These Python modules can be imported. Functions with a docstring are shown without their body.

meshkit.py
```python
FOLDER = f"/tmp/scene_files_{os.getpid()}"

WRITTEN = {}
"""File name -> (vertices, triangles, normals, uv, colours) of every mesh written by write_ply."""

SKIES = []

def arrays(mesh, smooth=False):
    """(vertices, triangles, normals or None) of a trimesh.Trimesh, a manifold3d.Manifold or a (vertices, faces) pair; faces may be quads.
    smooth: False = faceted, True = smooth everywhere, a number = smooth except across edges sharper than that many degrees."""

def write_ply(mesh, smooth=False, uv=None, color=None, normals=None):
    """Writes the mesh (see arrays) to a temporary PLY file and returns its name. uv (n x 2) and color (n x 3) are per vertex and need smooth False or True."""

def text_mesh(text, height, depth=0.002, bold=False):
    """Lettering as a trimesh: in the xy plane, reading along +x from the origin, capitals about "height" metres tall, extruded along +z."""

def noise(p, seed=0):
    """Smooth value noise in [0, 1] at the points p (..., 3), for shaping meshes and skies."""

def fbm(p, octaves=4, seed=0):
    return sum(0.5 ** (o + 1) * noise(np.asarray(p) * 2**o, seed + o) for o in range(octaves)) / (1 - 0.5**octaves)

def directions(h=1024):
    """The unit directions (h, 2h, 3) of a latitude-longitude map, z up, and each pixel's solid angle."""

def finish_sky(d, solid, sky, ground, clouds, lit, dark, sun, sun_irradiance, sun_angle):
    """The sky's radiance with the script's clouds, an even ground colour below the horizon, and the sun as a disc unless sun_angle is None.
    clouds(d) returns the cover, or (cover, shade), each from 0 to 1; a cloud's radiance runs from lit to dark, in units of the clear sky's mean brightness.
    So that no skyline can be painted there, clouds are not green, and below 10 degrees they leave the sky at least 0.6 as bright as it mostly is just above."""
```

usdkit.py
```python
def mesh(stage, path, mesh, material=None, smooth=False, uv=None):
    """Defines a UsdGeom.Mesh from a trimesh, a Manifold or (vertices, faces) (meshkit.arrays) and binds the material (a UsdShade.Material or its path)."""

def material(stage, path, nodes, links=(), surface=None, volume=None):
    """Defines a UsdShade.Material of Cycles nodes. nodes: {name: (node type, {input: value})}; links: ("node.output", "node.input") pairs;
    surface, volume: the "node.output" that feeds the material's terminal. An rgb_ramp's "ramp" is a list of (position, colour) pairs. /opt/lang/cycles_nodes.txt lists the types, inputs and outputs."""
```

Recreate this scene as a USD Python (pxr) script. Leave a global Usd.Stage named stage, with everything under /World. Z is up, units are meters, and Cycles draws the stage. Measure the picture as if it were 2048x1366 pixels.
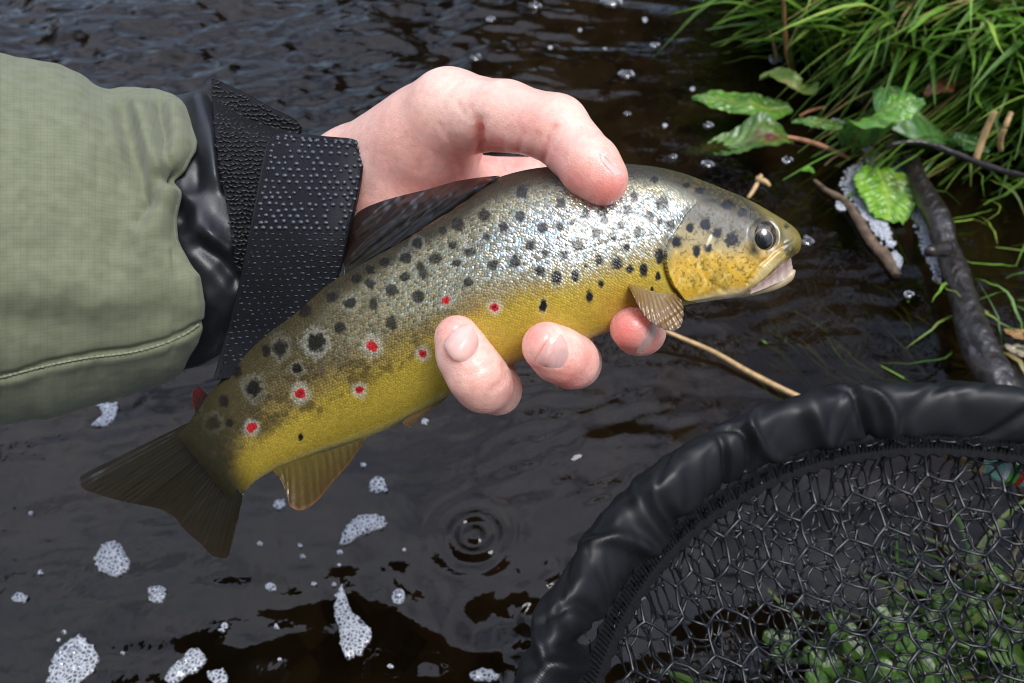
import math, random
import numpy as np
import trimesh
import usdkit, meshkit
from scipy.interpolate import PchipInterpolator
from scipy.spatial import cKDTree
from pxr import Usd, UsdGeom, UsdLux, UsdShade, Sdf, Gf, Vt

random.seed(7)
rng = np.random.default_rng(7)
stage = Usd.Stage.CreateInMemory()
UsdGeom.SetStageUpAxis(stage, 'Z')
UsdGeom.Xform.Define(stage, '/World')
UsdGeom.Scope.Define(stage, '/World/Looks')

# ------------------------------------------------------------------ camera, sky, sun, exposure
FX = 1600.0                      # focal length in pixels of the 2048-wide photograph
CAM = np.array([0, 0, 0.41]); KS = 0.41 / 0.34; PITCH = math.radians(50)      # KS: the stream's scale seen from this height
RI = np.array([1.0, 0, 0]); FO = np.array([0, math.cos(PITCH), -math.sin(PITCH)]); UP = np.array([0, math.sin(PITCH), math.cos(PITCH)])
EXPOSURE = 1.32
cam = UsdGeom.Camera.Define(stage, '/World/Camera')
cam.CreateHorizontalApertureAttr(36.0); cam.CreateFocalLengthAttr(36.0 * FX / 2048)
cam.CreateFStopAttr(20.0); cam.CreateFocusDistanceAttr(0.225)
cam.CreateExposureAttr(EXPOSURE); cam.CreateClippingRangeAttr((0.01, 500.0))
cam.AddTranslateOp().Set(tuple(CAM)); cam.AddRotateXOp().Set(90 - 50.0)

SUN = np.array([0.30, -0.22, 0.92]); SUN /= np.linalg.norm(SUN)
SUN_EL, SUN_ROT = math.asin(SUN[2]), math.atan2(SUN[0], SUN[1])
sun = UsdLux.DistantLight.Define(stage, '/World/Sun')
sun.CreateIntensityAttr(0.36); sun.CreateAngleAttr(28.0); sun.CreateNormalizeAttr(True); sun.CreateColorAttr((1.0, 0.98, 0.95))
zq = Gf.Rotation(Gf.Vec3d(0, 0, 1), Gf.Vec3d(*SUN)).GetQuat()
sun.AddOrientOp(UsdGeom.XformOp.PrecisionDouble).Set(Gf.Quatd(zq.GetReal(), zq.GetImaginary()))
SKY_STRENGTH = 0.08
CLOUD = 11.0
sky_mat = usdkit.material(stage, '/World/Looks/sky', {
    'sky': ('sky_texture', {'sky_type': 'single_scattering', 'sun_disc': False, 'sun_elevation': SUN_EL, 'sun_rotation': SUN_ROT}),
    'tc': ('texture_coordinate', {}),
    'map': ('mapping', {'scale': (1.3, 1.3, 2.2), 'location': (0.3, 0.1, 0)}),
    'n': ('noise_texture', {'scale': 1.6, 'detail': 5, 'roughness': 0.55}),
    'r': ('rgb_ramp', {'ramp': [(0.38, (0.15, 0.15, 0.15)), (0.52, (1, 1, 1))]}),
    'n2': ('noise_texture', {'scale': 2.6, 'detail': 4}),
    'cl': ('rgb_ramp', {'ramp': [(0.3, (0.54 * CLOUD, 0.61 * CLOUD, 0.84 * CLOUD)), (0.65, (0.89 * CLOUD, 0.93 * CLOUD, 1.06 * CLOUD))]}),
    'm': ('mix_color', {}), 'sz': ('separate_xyz', {}), 'lowc': ('map_range', {'from_min': 0.35, 'from_max': 0.66, 'to_min': 0.18, 'to_max': 1.0, 'clamp': True}), 'cf': ('math', {'math_type': 'multiply'}), 'ov': ('map_range', {'from_min': 0.0, 'from_max': 1.0, 'to_min': 0.58, 'to_max': 1.15, 'clamp': True}), 'cm': ('mix_color', {'blend_type': 'multiply', 'fac': 1.0, 'use_clamp': False}),
    'bg': ('background_shader', {'strength': SKY_STRENGTH})},
    [('sz.z', 'lowc.value'), ('r.color', 'cf.value1'), ('lowc.result', 'cf.value2'), ('tc.generated', 'map.vector'), ('map.vector', 'n.vector'), ('map.vector', 'n2.vector'), ('n.fac', 'r.fac'), ('n2.fac', 'cl.fac'),
     ('cf.value', 'm.fac'), ('sky.color', 'm.a'), ('tc.generated', 'sz.vector'), ('sz.z', 'ov.value'), ('cl.color', 'cm.a'), ('ov.result', 'cm.b'), ('cm.result', 'm.b'), ('m.result', 'bg.color')], surface='bg.background')
dome = UsdLux.DomeLight.Define(stage, '/World/sky')
UsdShade.MaterialBindingAPI.Apply(dome.GetPrim()).Bind(sky_mat)
dome.GetPrim().SetCustomDataByKey('label', 'overcast sky with bright cloud and blue gaps')
dome.GetPrim().SetCustomDataByKey('kind', 'structure')

# ------------------------------------------------------------------ helpers
def P(px, py, d):
    """the point seen at a pixel of the photograph at depth d along the lens axis"""
    px, py, d = np.broadcast_arrays(np.asarray(px, float), np.asarray(py, float), np.asarray(d, float))
    r = FO + ((px - 1024) / FX)[..., None] * RI - ((py - 683) / FX)[..., None] * UP
    return CAM + r * d[..., None]

def W(px, py, z=0.0):
    """the point seen at a pixel on the level plane z"""
    px, py, z = np.broadcast_arrays(np.asarray(px, float), np.asarray(py, float), np.asarray(z, float))
    r = FO + ((px - 1024) / FX)[..., None] * RI - ((py - 683) / FX)[..., None] * UP
    return CAM + r * ((z - CAM[2]) / r[..., 2])[..., None]

def proj(v):
    q = np.asarray(v) - CAM
    d = q @ FO
    return 1024 + FX * (q @ RI) / d, 683 - FX * (q @ UP) / d, d

names = {}
def numbered(parent, name):
    k = names.get((parent, name), 0); names[(parent, name)] = k + 1
    return f'{parent}/{name}' if k == 0 else f'{parent}/{name}_{k:03d}'

def setdata(prim, label=None, cat=None, group=None, kind=None):
    for key, val in (('label', label), ('category', cat), ('group', group), ('kind', kind)):
        if val: prim.SetCustomDataByKey(key, val)
    return prim

def thing(name, label, cat, loc=(0, 0, 0), group=None):
    x = UsdGeom.Xform.Define(stage, numbered('/World', name))
    x.AddTranslateOp().Set(tuple(float(c) for c in loc))
    setdata(x.GetPrim(), label, cat, group)
    return x.GetPrim()

def base_of(prim):
    if prim is None: return np.zeros(3)
    m = UsdGeom.Xformable(prim).ComputeLocalToWorldTransform(Usd.TimeCode.Default())
    return np.array(m.ExtractTranslation())

def obj(name, mesh, mat, parent=None, smooth=True, attrs=None, label=None, cat=None, group=None, kind=None):
    """one Mesh prim (world coordinates in) under parent or /World; attrs: {primvar: n x 3}"""
    if isinstance(mesh, trimesh.Trimesh): mesh = (mesh.vertices, mesh.faces)
    path = numbered(str(parent.GetPath()) if parent else '/World', name)
    v = np.asarray(mesh[0], float) - base_of(parent)
    m = usdkit.mesh(stage, path, (v, np.asarray(mesh[1])), f'/World/Looks/{mat}', smooth=smooth)
    for key, val in (attrs or {}).items():
        UsdGeom.PrimvarsAPI(m).CreatePrimvar(key, Sdf.ValueTypeNames.Color3fArray, 'vertex').Set(Vt.Vec3fArray.FromNumpy(np.asarray(val, np.float32)))
    return setdata(m.GetPrim(), label, cat, group, kind)

def gridf(nu, nv, wrap=False):
    i, j = np.meshgrid(np.arange(nu - 1), np.arange(nv if wrap else nv - 1), indexing='ij')
    j2 = (j + 1) % nv
    return np.stack([i * nv + j, (i + 1) * nv + j, (i + 1) * nv + j2, i * nv + j2], -1).reshape(-1, 4)

def tri(f):
    f = np.asarray(f)
    return np.vstack([f[:, [0, 1, 2]], f[:, [0, 2, 3]]]) if f.shape[1] == 4 else f

def joinm(parts, attrs=None):
    vs, fs, n = [], [], 0
    for p in parts:
        v, f = np.asarray(p[0]), tri(np.asarray(p[1]))
        vs.append(v); fs.append(f + n); n += len(v)
    return np.vstack(vs), np.vstack(fs)

def tube(pts, rad, sides=6, cap=True):
    p = np.asarray(pts, float); rad = np.broadcast_to(rad, (len(p),))
    t = np.gradient(p, axis=0); t /= np.linalg.norm(t, axis=1, keepdims=True) + 1e-12
    a = np.cross(t, [0.13, 0.29, 0.95]); a /= np.linalg.norm(a, axis=1, keepdims=True) + 1e-12
    b = np.cross(t, a); ang = np.arange(sides) * 2 * np.pi / sides
    v = p[:, None] + rad[:, None, None] * (np.cos(ang)[None, :, None] * a[:, None] + np.sin(ang)[None, :, None] * b[:, None])
    f = tri(gridf(len(p), sides, True)); v = v.reshape(-1, 3)
    if cap:
        n = len(v); v = np.vstack([v, p[:1], p[-1:]]); L = (len(p) - 1) * sides
        k = np.arange(sides); k2 = (k + 1) % sides
        f = np.vstack([f, np.stack([np.full(sides, n), k, k2], 1), np.stack([np.full(sides, n + 1), L + k2, L + k], 1)])
    return v, f

def spl(pts, n, extra=None):
    """smooth curve through points, n samples evenly by arc length"""
    p = np.asarray(pts, float)
    s = np.r_[0, np.cumsum(np.linalg.norm(np.diff(p[:, :2] if p.shape[1] > 3 else p, axis=0), axis=1) + 1e-9)]
    return PchipInterpolator(s, p)(np.linspace(0, s[-1], n))

def vnormals(v, f):
    f = tri(f); n = np.zeros_like(v)
    c = np.cross(v[f[:, 1]] - v[f[:, 0]], v[f[:, 2]] - v[f[:, 0]])
    for k in range(3): np.add.at(n, f[:, k], c)
    return n / (np.linalg.norm(n, axis=1, keepdims=True) + 1e-20)

def slab(G, t):
    """closed thin sheet from a grid of points (nu, nv, 3), thickness t (scalar or grid)"""
    nu, nv = G.shape[:2]; g = G.reshape(-1, 3); f = gridf(nu, nv)
    n = vnormals(g, f); t = np.broadcast_to(t, (nu, nv)).reshape(-1, 1)
    top, bot = g + n * t / 2, g - n * t / 2; N = len(g)
    idx = np.arange(N).reshape(nu, nv)
    ring = np.r_[idx[:-1, 0], idx[-1, :-1], idx[:0:-1, -1], idx[0, :0:-1]]
    r2 = np.roll(ring, -1)
    side = np.stack([ring, r2, r2 + N, ring + N], 1)
    return np.vstack([top, bot]), np.vstack([f, f[:, ::-1] + N, side])

def pd(px, py, poly):
    """distance in pixels to a polyline"""
    q = np.stack([np.asarray(px, float), np.asarray(py, float)], -1); poly = np.asarray(poly, float)
    best = np.full(q.shape[:-1], 1e9)
    for a, b in zip(poly[:-1], poly[1:]):
        ab = b - a; t = np.clip(((q - a) @ ab) / (ab @ ab + 1e-9), 0, 1)
        best = np.minimum(best, np.linalg.norm(q - a - t[..., None] * ab, axis=-1))
    return best

def ss(x, a, b):
    t = np.clip((np.asarray(x, float) - a) / (b - a), 0, 1); return t * t * (3 - 2 * t)

def lerp(a, b, t): return a + (b - a) * t

def pin(px, py, poly):
    """inside polygon test"""
    poly = np.asarray(poly, float); px = np.asarray(px, float); py = np.asarray(py, float)
    c = np.zeros(px.shape, bool); x2, y2 = poly[-1]
    for x1, y1 in poly:
        c ^= ((y1 > py) != (y2 > py)) & (px < (x2 - x1) * (py - y1) / (y2 - y1 + 1e-12) + x1)
        x2, y2 = x1, y1
    return c

def n2(px, py, s, seed=0, oct=3):
    px = np.asarray(px, float)
    return meshkit.fbm(np.stack([px / s, np.asarray(py, float) / s, np.zeros_like(px)], -1), oct, seed)

# ------------------------------------------------------------------ materials
def mat(name, nodes, links, surface='p.BSDF', volume=None): return usdkit.material(stage, f'/World/Looks/{name}', nodes, links, surface=surface, volume=volume)

def simple(name, col, rough=0.5, scale=300, var=0.35, bump=0.0, bscale=None, **kw):
    c = np.array(col)
    nodes = {'g': ('geometry', {}), 'n': ('noise_texture', {'scale': scale, 'detail': 4}),
             'r': ('rgb_ramp', {'ramp': [(0.3, tuple(c * (1 - var))), (0.7, tuple(np.minimum(c * (1 + var), 1)))]}),
             'p': ('principled_bsdf', {'roughness': rough, **kw})}
    links = [('g.position', 'n.vector'), ('n.fac', 'r.fac'), ('r.color', 'p.base_color')]
    if bump:
        nodes['n2'] = ('noise_texture', {'scale': bscale or scale * 3, 'detail': 3}); nodes['b'] = ('bump', {'strength': 0.6, 'distance': bump})
        links += [('g.position', 'n2.vector'), ('n2.fac', 'b.height'), ('b.normal', 'p.normal')]
    return mat(name, nodes, links)

# trout skin: painted markings (paint), scales by (suv), gloss masks: r silver, g scales, b wet film
mat('trout_skin', {
    'paint': ('attribute', {'attribute': 'paint'}), 'gl': ('attribute', {'attribute': 'gloss'}), 'tn': ('attribute', {'attribute': 'tint'}), 'st': ('mix_color', {'blend_type': 'multiply', 'fac': 1.0}), 'sc': ('separate_color', {'color_type': 'rgb'}),
    'uv': ('attribute', {'attribute': 'suv'}),
    'v': ('voronoi_texture', {'dimensions': '2D', 'feature': 'f1', 'scale': 1.0, 'randomness': 0.68}),
    've': ('voronoi_texture', {'dimensions': '2D', 'feature': 'distance_to_edge', 'scale': 1.0, 'randomness': 0.68}),
    'rc': ('separate_color', {'color_type': 'rgb'}),
    'er': ('map_range', {'from_min': 0.02, 'from_max': 0.16, 'to_min': 0.62, 'to_max': 1.08, 'clamp': True}),
    'e1': ('mix_float', {'a': 1.0}),
    'cr': ('map_range', {'from_min': 0, 'from_max': 1, 'to_min': 0.88, 'to_max': 1.10}),
    'e2': ('math', {'math_type': 'multiply'}),
    'base': ('mix_color', {'blend_type': 'multiply', 'fac': 1.0}),
    'sil': ('rgb_ramp', {'ramp': [(0.0, (0.72, 0.62, 0.38)), (0.35, (0.84, 0.82, 0.72)), (0.7, (0.8, 0.86, 0.86)), (1.0, (0.55, 0.78, 0.82))]}),
    'sm': ('math', {'math_type': 'multiply'}), 'sx': ('map_range', {'from_min': 0.1, 'from_max': 0.75, 'to_min': 0.35, 'to_max': 1.0, 'clamp': True}),
    'bm': ('mix_color', {}),
    'hd': ('math', {'math_type': 'multiply'}),
    'b': ('bump', {'strength': 0.6, 'distance': 0.0004, 'invert': True}),
    'cs': ('vector_math', {'math_type': 'subtract', 'vector2': (0.5, 0.5, 0.5)}),
    'ck': ('math', {'math_type': 'multiply'}), 'cj': ('map_range', {'from_min': 0.0, 'from_max': 0.9, 'to_min': 0.16, 'to_max': 0.55}),
    'cv': ('vector_math', {'math_type': 'scale'}), 'ca': ('vector_math', {'math_type': 'add'}), 'cn': ('vector_math', {'math_type': 'normalize'}),
    'g': ('geometry', {}), 'fn': ('noise_texture', {'scale': 330, 'detail': 3}), 'fb': ('bump', {'strength': 0.6, 'distance': 0.0010}),
    'p': ('principled_bsdf', {'roughness': 0.24, 'coat_roughness': 0.13, 'specular_ior_level': 0.35})},
    [('gl.color', 'sc.color'), ('uv.vector', 'v.vector'), ('uv.vector', 've.vector'), ('v.color', 'rc.color'), ('ve.distance', 'er.value'),
     ('sc.g', 'e1.fac'), ('er.result', 'e1.b'), ('rc.r', 'cr.value'), ('e1.result', 'e2.value1'), ('cr.result', 'e2.value2'),
     ('paint.color', 'base.a'), ('e2.value', 'base.b'), ('rc.g', 'sil.fac'), ('rc.b', 'sx.value'), ('sc.r', 'sm.value1'), ('sx.result', 'sm.value2'),
     ('base.result', 'bm.a'), ('sil.color', 'st.a'), ('tn.color', 'st.b'), ('st.result', 'bm.b'), ('sm.value', 'bm.fac'), ('bm.result', 'p.base_color'), ('sm.value', 'p.metallic'),
     ('v.distance', 'hd.value1'), ('sc.g', 'hd.value2'), ('hd.value', 'b.height'),
     ('v.color', 'cs.vector1'), ('sc.g', 'ck.value1'), ('cs.vector', 'cv.vector1'), ('sc.r', 'cj.value'), ('cj.result', 'ck.value2'), ('ck.value', 'cv.scale'), ('b.normal', 'ca.vector1'), ('cv.vector', 'ca.vector2'),
     ('ca.vector', 'cn.vector1'), ('cn.vector', 'p.normal'),
     ('g.position', 'fn.vector'), ('fn.fac', 'fb.height'), ('fb.normal', 'p.coat_normal'), ('sc.b', 'p.coat_weight')])
mat('fin', {'paint': ('attribute', {'attribute': 'paint'}), 'g': ('geometry', {}), 'n': ('noise_texture', {'scale': 900, 'detail': 3}), 'b': ('bump', {'strength': 0.3, 'distance': 0.0003}),
            'p': ('principled_bsdf', {'roughness': 0.4, 'coat_weight': 0.9, 'coat_roughness': 0.06}), 't': ('translucent_bsdf', {}), 'm': ('mix_closure', {'fac': 0.25})},
    [('paint.color', 'p.base_color'), ('paint.color', 't.color'), ('g.position', 'n.vector'), ('n.fac', 'b.height'), ('b.normal', 'p.normal'), ('p.BSDF', 'm.closure1'), ('t.BSDF', 'm.closure2')], surface='m.closure')
mat('trout_eye', {'paint': ('attribute', {'attribute': 'paint'}), 'p': ('principled_bsdf', {'roughness': 0.25, 'coat_weight': 1.0, 'coat_roughness': 0.02, 'coat_ior': 1.45})}, [('paint.color', 'p.base_color')])
mat('skin', {'paint': ('attribute', {'attribute': 'paint'}), 'g': ('geometry', {}),
             'n': ('noise_texture', {'scale': 420, 'detail': 4, 'roughness': 0.6}), 'r': ('rgb_ramp', {'ramp': [(0.3, (0.90, 0.86, 0.85)), (0.7, (1.08, 1.06, 1.05))]}),
             'mx': ('mix_color', {'blend_type': 'multiply', 'fac': 1.0}),
             'v': ('voronoi_texture', {'scale': 1500, 'feature': 'distance_to_edge'}), 'n3': ('noise_texture', {'scale': 900, 'detail': 4}), 'ad': ('math', {'math_type': 'add'}),
             'b': ('bump', {'strength': 0.55, 'distance': 0.0003}),
             'p': ('principled_bsdf', {'roughness': 0.42, 'subsurface_method': 'random_walk', 'subsurface_weight': 0.6, 'subsurface_scale': 0.0016, 'subsurface_radius': (1.0, 0.36, 0.2), 'coat_weight': 0.35, 'coat_roughness': 0.2})},
    [('g.position', 'n.vector'), ('n.fac', 'r.fac'), ('paint.color', 'mx.a'), ('r.color', 'mx.b'), ('mx.result', 'p.base_color'),
     ('g.position', 'v.vector'), ('g.position', 'n3.vector'), ('v.distance', 'ad.value1'), ('n3.fac', 'ad.value2'), ('ad.value', 'b.height'), ('b.normal', 'p.normal')])
mat('nail', {'g': ('geometry', {}), 'n': ('noise_texture', {'scale': 260, 'detail': 2}), 'r': ('rgb_ramp', {'ramp': [(0.3, (0.66, 0.38, 0.33)), (0.7, (0.74, 0.47, 0.41))]}),
             'p': ('principled_bsdf', {'roughness': 0.28, 'subsurface_weight': 0.3, 'subsurface_scale': 0.001, 'coat_weight': 0.4, 'coat_roughness': 0.12})},
    [('g.position', 'n.vector'), ('n.fac', 'r.fac'), ('r.color', 'p.base_color')])
# woven jacket cloth, ripstop lines from suv
mat('jacket_cloth', {'uv': ('attribute', {'attribute': 'suv'}), 'sx': ('separate_xyz', {}),
    'fx': ('math', {'math_type': 'fraction'}), 'fy': ('math', {'math_type': 'fraction'}), 'lx': ('math', {'math_type': 'less_than', 'value2': 0.09}), 'ly': ('math', {'math_type': 'less_than', 'value2': 0.12}),
    'mxl': ('math', {'math_type': 'maximum'}), 'n': ('noise_texture', {'scale': 6, 'detail': 5}), 'n2': ('noise_texture', {'scale': 0.35, 'detail': 3}),
    'lm': ('math', {'math_type': 'multiply'}), 'mp': ('mapping', {'scale': (9, 9, 9)}), 'w': ('noise_texture', {'scale': 4, 'detail': 1}),
    'base': ('rgb_ramp', {'ramp': [(0.3, (0.135, 0.148, 0.090)), (0.7, (0.175, 0.187, 0.120))]}),
    'dk': ('mix_color', {'blend_type': 'multiply', 'b': (0.70, 0.71, 0.67)}),
    'hs': ('math', {'math_type': 'add'}), 'b': ('bump', {'strength': 0.3, 'distance': 0.0003}),
    'p': ('principled_bsdf', {'roughness': 0.8, 'sheen_weight': 0.12, 'specular_ior_level': 0.25})},
    [('uv.vector', 'sx.vector'), ('sx.x', 'fx.value1'), ('sx.y', 'fy.value1'), ('fx.value', 'lx.value1'), ('fy.value', 'ly.value1'), ('lx.value', 'mxl.value1'), ('ly.value', 'mxl.value2'),
     ('uv.vector', 'n.vector'), ('uv.vector', 'n2.vector'), ('n2.fac', 'base.fac'), ('n.fac', 'lm.value1'), ('mxl.value', 'lm.value2'), ('base.color', 'dk.a'), ('lm.value', 'dk.fac'), ('dk.result', 'p.base_color'),
     ('uv.vector', 'mp.vector'), ('mp.vector', 'w.vector'), ('w.fac', 'hs.value1'), ('n.fac', 'hs.value2'), ('hs.value', 'b.height'), ('b.normal', 'p.normal')])
simple('seam_thread', (0.20, 0.215, 0.14), 0.8, 2000, 0.3, 0.0003)
simple('neoprene', (0.007, 0.008, 0.010), 0.42, 500, 0.2, 0.0001, 1500)
simple('loop_cloth', (0.004, 0.004, 0.005), 0.6, 2500, 0.5, 0.0004, 2600, specular_ior_level=0.2)
simple('loop_thread', (0.013, 0.013, 0.014), 0.4, 1500, 0.4)
simple('hook_cloth', (0.006, 0.0065, 0.009), 0.6, 2200, 0.6, 0.0003, 2800, specular_ior_level=0.25)
simple('hook_plastic', (0.045, 0.051, 0.064), 0.3, 1500, 0.35)
mat('net_fabric', {'g': ('geometry', {}), 'n': ('noise_texture', {'scale': 60, 'detail': 4}), 'r': ('rgb_ramp', {'ramp': [(0.3, (0.0035, 0.0038, 0.0045)), (0.7, (0.007, 0.0075, 0.009))]}),
    'w': ('wave_texture', {'wave_type': 'bands', 'bands_direction': 'diagonal', 'scale': 480}), 'b': ('bump', {'strength': 0.16, 'distance': 0.0002}),
    'rr': ('map_range', {'from_min': 0.3, 'from_max': 0.7, 'to_min': 0.36, 'to_max': 0.56}),
    'p': ('principled_bsdf', {'specular_ior_level': 0.30})},
    [('g.position', 'n.vector'), ('n.fac', 'r.fac'), ('r.color', 'p.base_color'), ('g.position', 'w.vector'), ('w.fac', 'b.height'), ('b.normal', 'p.normal'), ('n.fac', 'rr.value'), ('rr.result', 'p.roughness')])
simple('net_tape', (0.003, 0.003, 0.004), 0.75, 900, 0.5, 0.0003, 1800, specular_ior_level=0.15)
simple('net_rubber', (0.006, 0.0065, 0.008), 0.3, 400, 0.2, 0.0)
simple('wet_bark', (0.014, 0.010, 0.008), 0.35, 90, 0.7, 0.002, 220, coat_weight=0.25, coat_roughness=0.15)
simple('twig_bark', (0.11, 0.07, 0.04), 0.45, 160, 0.6, 0.0008, 500)
simple('straw', (0.42, 0.27, 0.12), 0.5, 160, 0.35)
simple('red_twig', (0.30, 0.13, 0.06), 0.5, 160, 0.35)
simple('soil', (0.022, 0.016, 0.010), 0.6, 40, 0.6, 0.004, 120)
simple('far_ground', (0.03, 0.035, 0.015), 0.9, 3, 0.5)
simple('bark', (0.05, 0.04, 0.03), 0.9, 12, 0.5)
simple('tree_leaf', (0.022, 0.03, 0.010), 0.6, 2, 0.5)
simple('wader_cloth', (0.20, 0.22, 0.15), 0.8, 60, 0.25)
simple('float_aqua', (0.32, 0.62, 0.55), 0.25, 90, 0.12)
simple('float_green', (0.10, 0.42, 0.05), 0.25, 90, 0.12)
simple('float_red', (0.55, 0.02, 0.025), 0.25, 90, 0.12)
simple('float_blue', (0.03, 0.10, 0.38), 0.25, 90, 0.12)
simple('float_white', (0.70, 0.68, 0.78), 0.25, 90, 0.12)
# leaf materials: paint x fine mottling, with light passing through
def leafmat(name, rough=0.35, tr=0.3, coat=0.3):
    mat(name, {'paint': ('attribute', {'attribute': 'paint'}), 'g': ('geometry', {}), 'n': ('noise_texture', {'scale': 260, 'detail': 4}), 'r': ('rgb_ramp', {'ramp': [(0.3, (0.7, 0.72, 0.7)), (0.7, (1.15, 1.12, 1.1))]}),
        'mx': ('mix_color', {'blend_type': 'multiply', 'fac': 1.0}), 'v': ('voronoi_texture', {'scale': 330, 'feature': 'distance_to_edge'}), 'b': ('bump', {'strength': 0.3, 'distance': 0.0006}),
        'p': ('principled_bsdf', {'roughness': rough, 'coat_weight': coat, 'coat_roughness': 0.15}), 't': ('translucent_bsdf', {}), 'm': ('mix_closure', {'fac': tr})},
        [('g.position', 'n.vector'), ('n.fac', 'r.fac'), ('paint.color', 'mx.a'), ('r.color', 'mx.b'), ('mx.result', 'p.base_color'), ('mx.result', 't.color'),
         ('g.position', 'v.vector'), ('v.distance', 'b.height'), ('b.normal', 'p.normal'), ('p.BSDF', 'm.closure1'), ('t.BSDF', 'm.closure2')], surface='m.closure')
leafmat('leaf'); leafmat('grass', 0.45, 0.3, 0.1)
mat('foam', {'g': ('geometry', {}), 'wn': ('noise_texture', {'scale': 130, 'detail': 1}), 'ws': ('vector_math', {'math_type': 'scale', 'scale': 0.0030}), 'wa': ('vector_math', {'math_type': 'add'}), 'v': ('voronoi_texture', {'scale': 480, 'feature': 'distance_to_edge'}), 'n': ('noise_texture', {'scale': 300}),
             'r': ('rgb_ramp', {'ramp': [(0.0, (0.58, 0.60, 0.64)), (0.09, (0.34, 0.36, 0.40)), (0.4, (0.12, 0.13, 0.16))]}), 'b': ('bump', {'strength': 0.5, 'distance': 0.0005, 'invert': True}),
             'p': ('principled_bsdf', {'roughness': 0.22, 'coat_weight': 0.5, 'coat_roughness': 0.05}), 't': ('transparent_bsdf', {}), 'm': ('mix_closure', {}), 'tf': ('map_range', {'from_min': 0.05, 'from_max': 0.30, 'to_min': 0.05, 'to_max': 0.72, 'clamp': True})},
    [('v.distance', 'tf.value'), ('tf.result', 'm.fac'), ('g.position', 'wn.vector'), ('wn.color', 'ws.vector1'), ('g.position', 'wa.vector1'), ('ws.vector', 'wa.vector2'), ('wa.vector', 'v.vector'), ('v.distance', 'r.fac'), ('r.color', 'p.base_color'), ('v.distance', 'b.height'), ('b.normal', 'p.normal'), ('p.BSDF', 'm.closure1'), ('t.BSDF', 'm.closure2')], surface='m.closure')
mat('bubble', {'f': ('fresnel', {'IOR': 1.33}), 'k': ('math', {'math_type': 'multiply_add', 'value2': 1.5, 'value3': 0.06}), 't': ('transparent_bsdf', {'color': (0.93, 0.94, 0.96)}), 'gl': ('glossy_bsdf', {'color': (1, 1, 1), 'roughness': 0.02}), 'm': ('mix_closure', {})},
    [('f.fac', 'k.value1'), ('k.value', 'm.fac'), ('t.BSDF', 'm.closure1'), ('gl.BSDF', 'm.closure2')], surface='m.closure')
# peaty river water: mirror by fresnel over a brown tinted, see-through body
mat('water', {'g': ('geometry', {}), 'n': ('noise_texture', {'scale': 55, 'detail': 3, 'roughness': 0.5}), 'b': ('bump', {'strength': 0.3, 'distance': 0.0015}),
              'f': ('fresnel', {'IOR': 1.34}), 'k': ('math', {'math_type': 'multiply', 'value2': 1.0, 'use_clamp': True}),
              't': ('transparent_bsdf', {'color': (0.36, 0.29, 0.20)}), 'gl': ('glossy_bsdf', {'color': (1, 1, 1), 'roughness': 0.015}), 'm': ('mix_closure', {})},
    [('g.position', 'n.vector'), ('n.fac', 'b.height'), ('b.normal', 'f.normal'), ('b.normal', 'gl.normal'), ('f.fac', 'k.value1'), ('k.value', 'm.fac'), ('t.BSDF', 'm.closure1'), ('gl.BSDF', 'm.closure2')], surface='m.closure')
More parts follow.
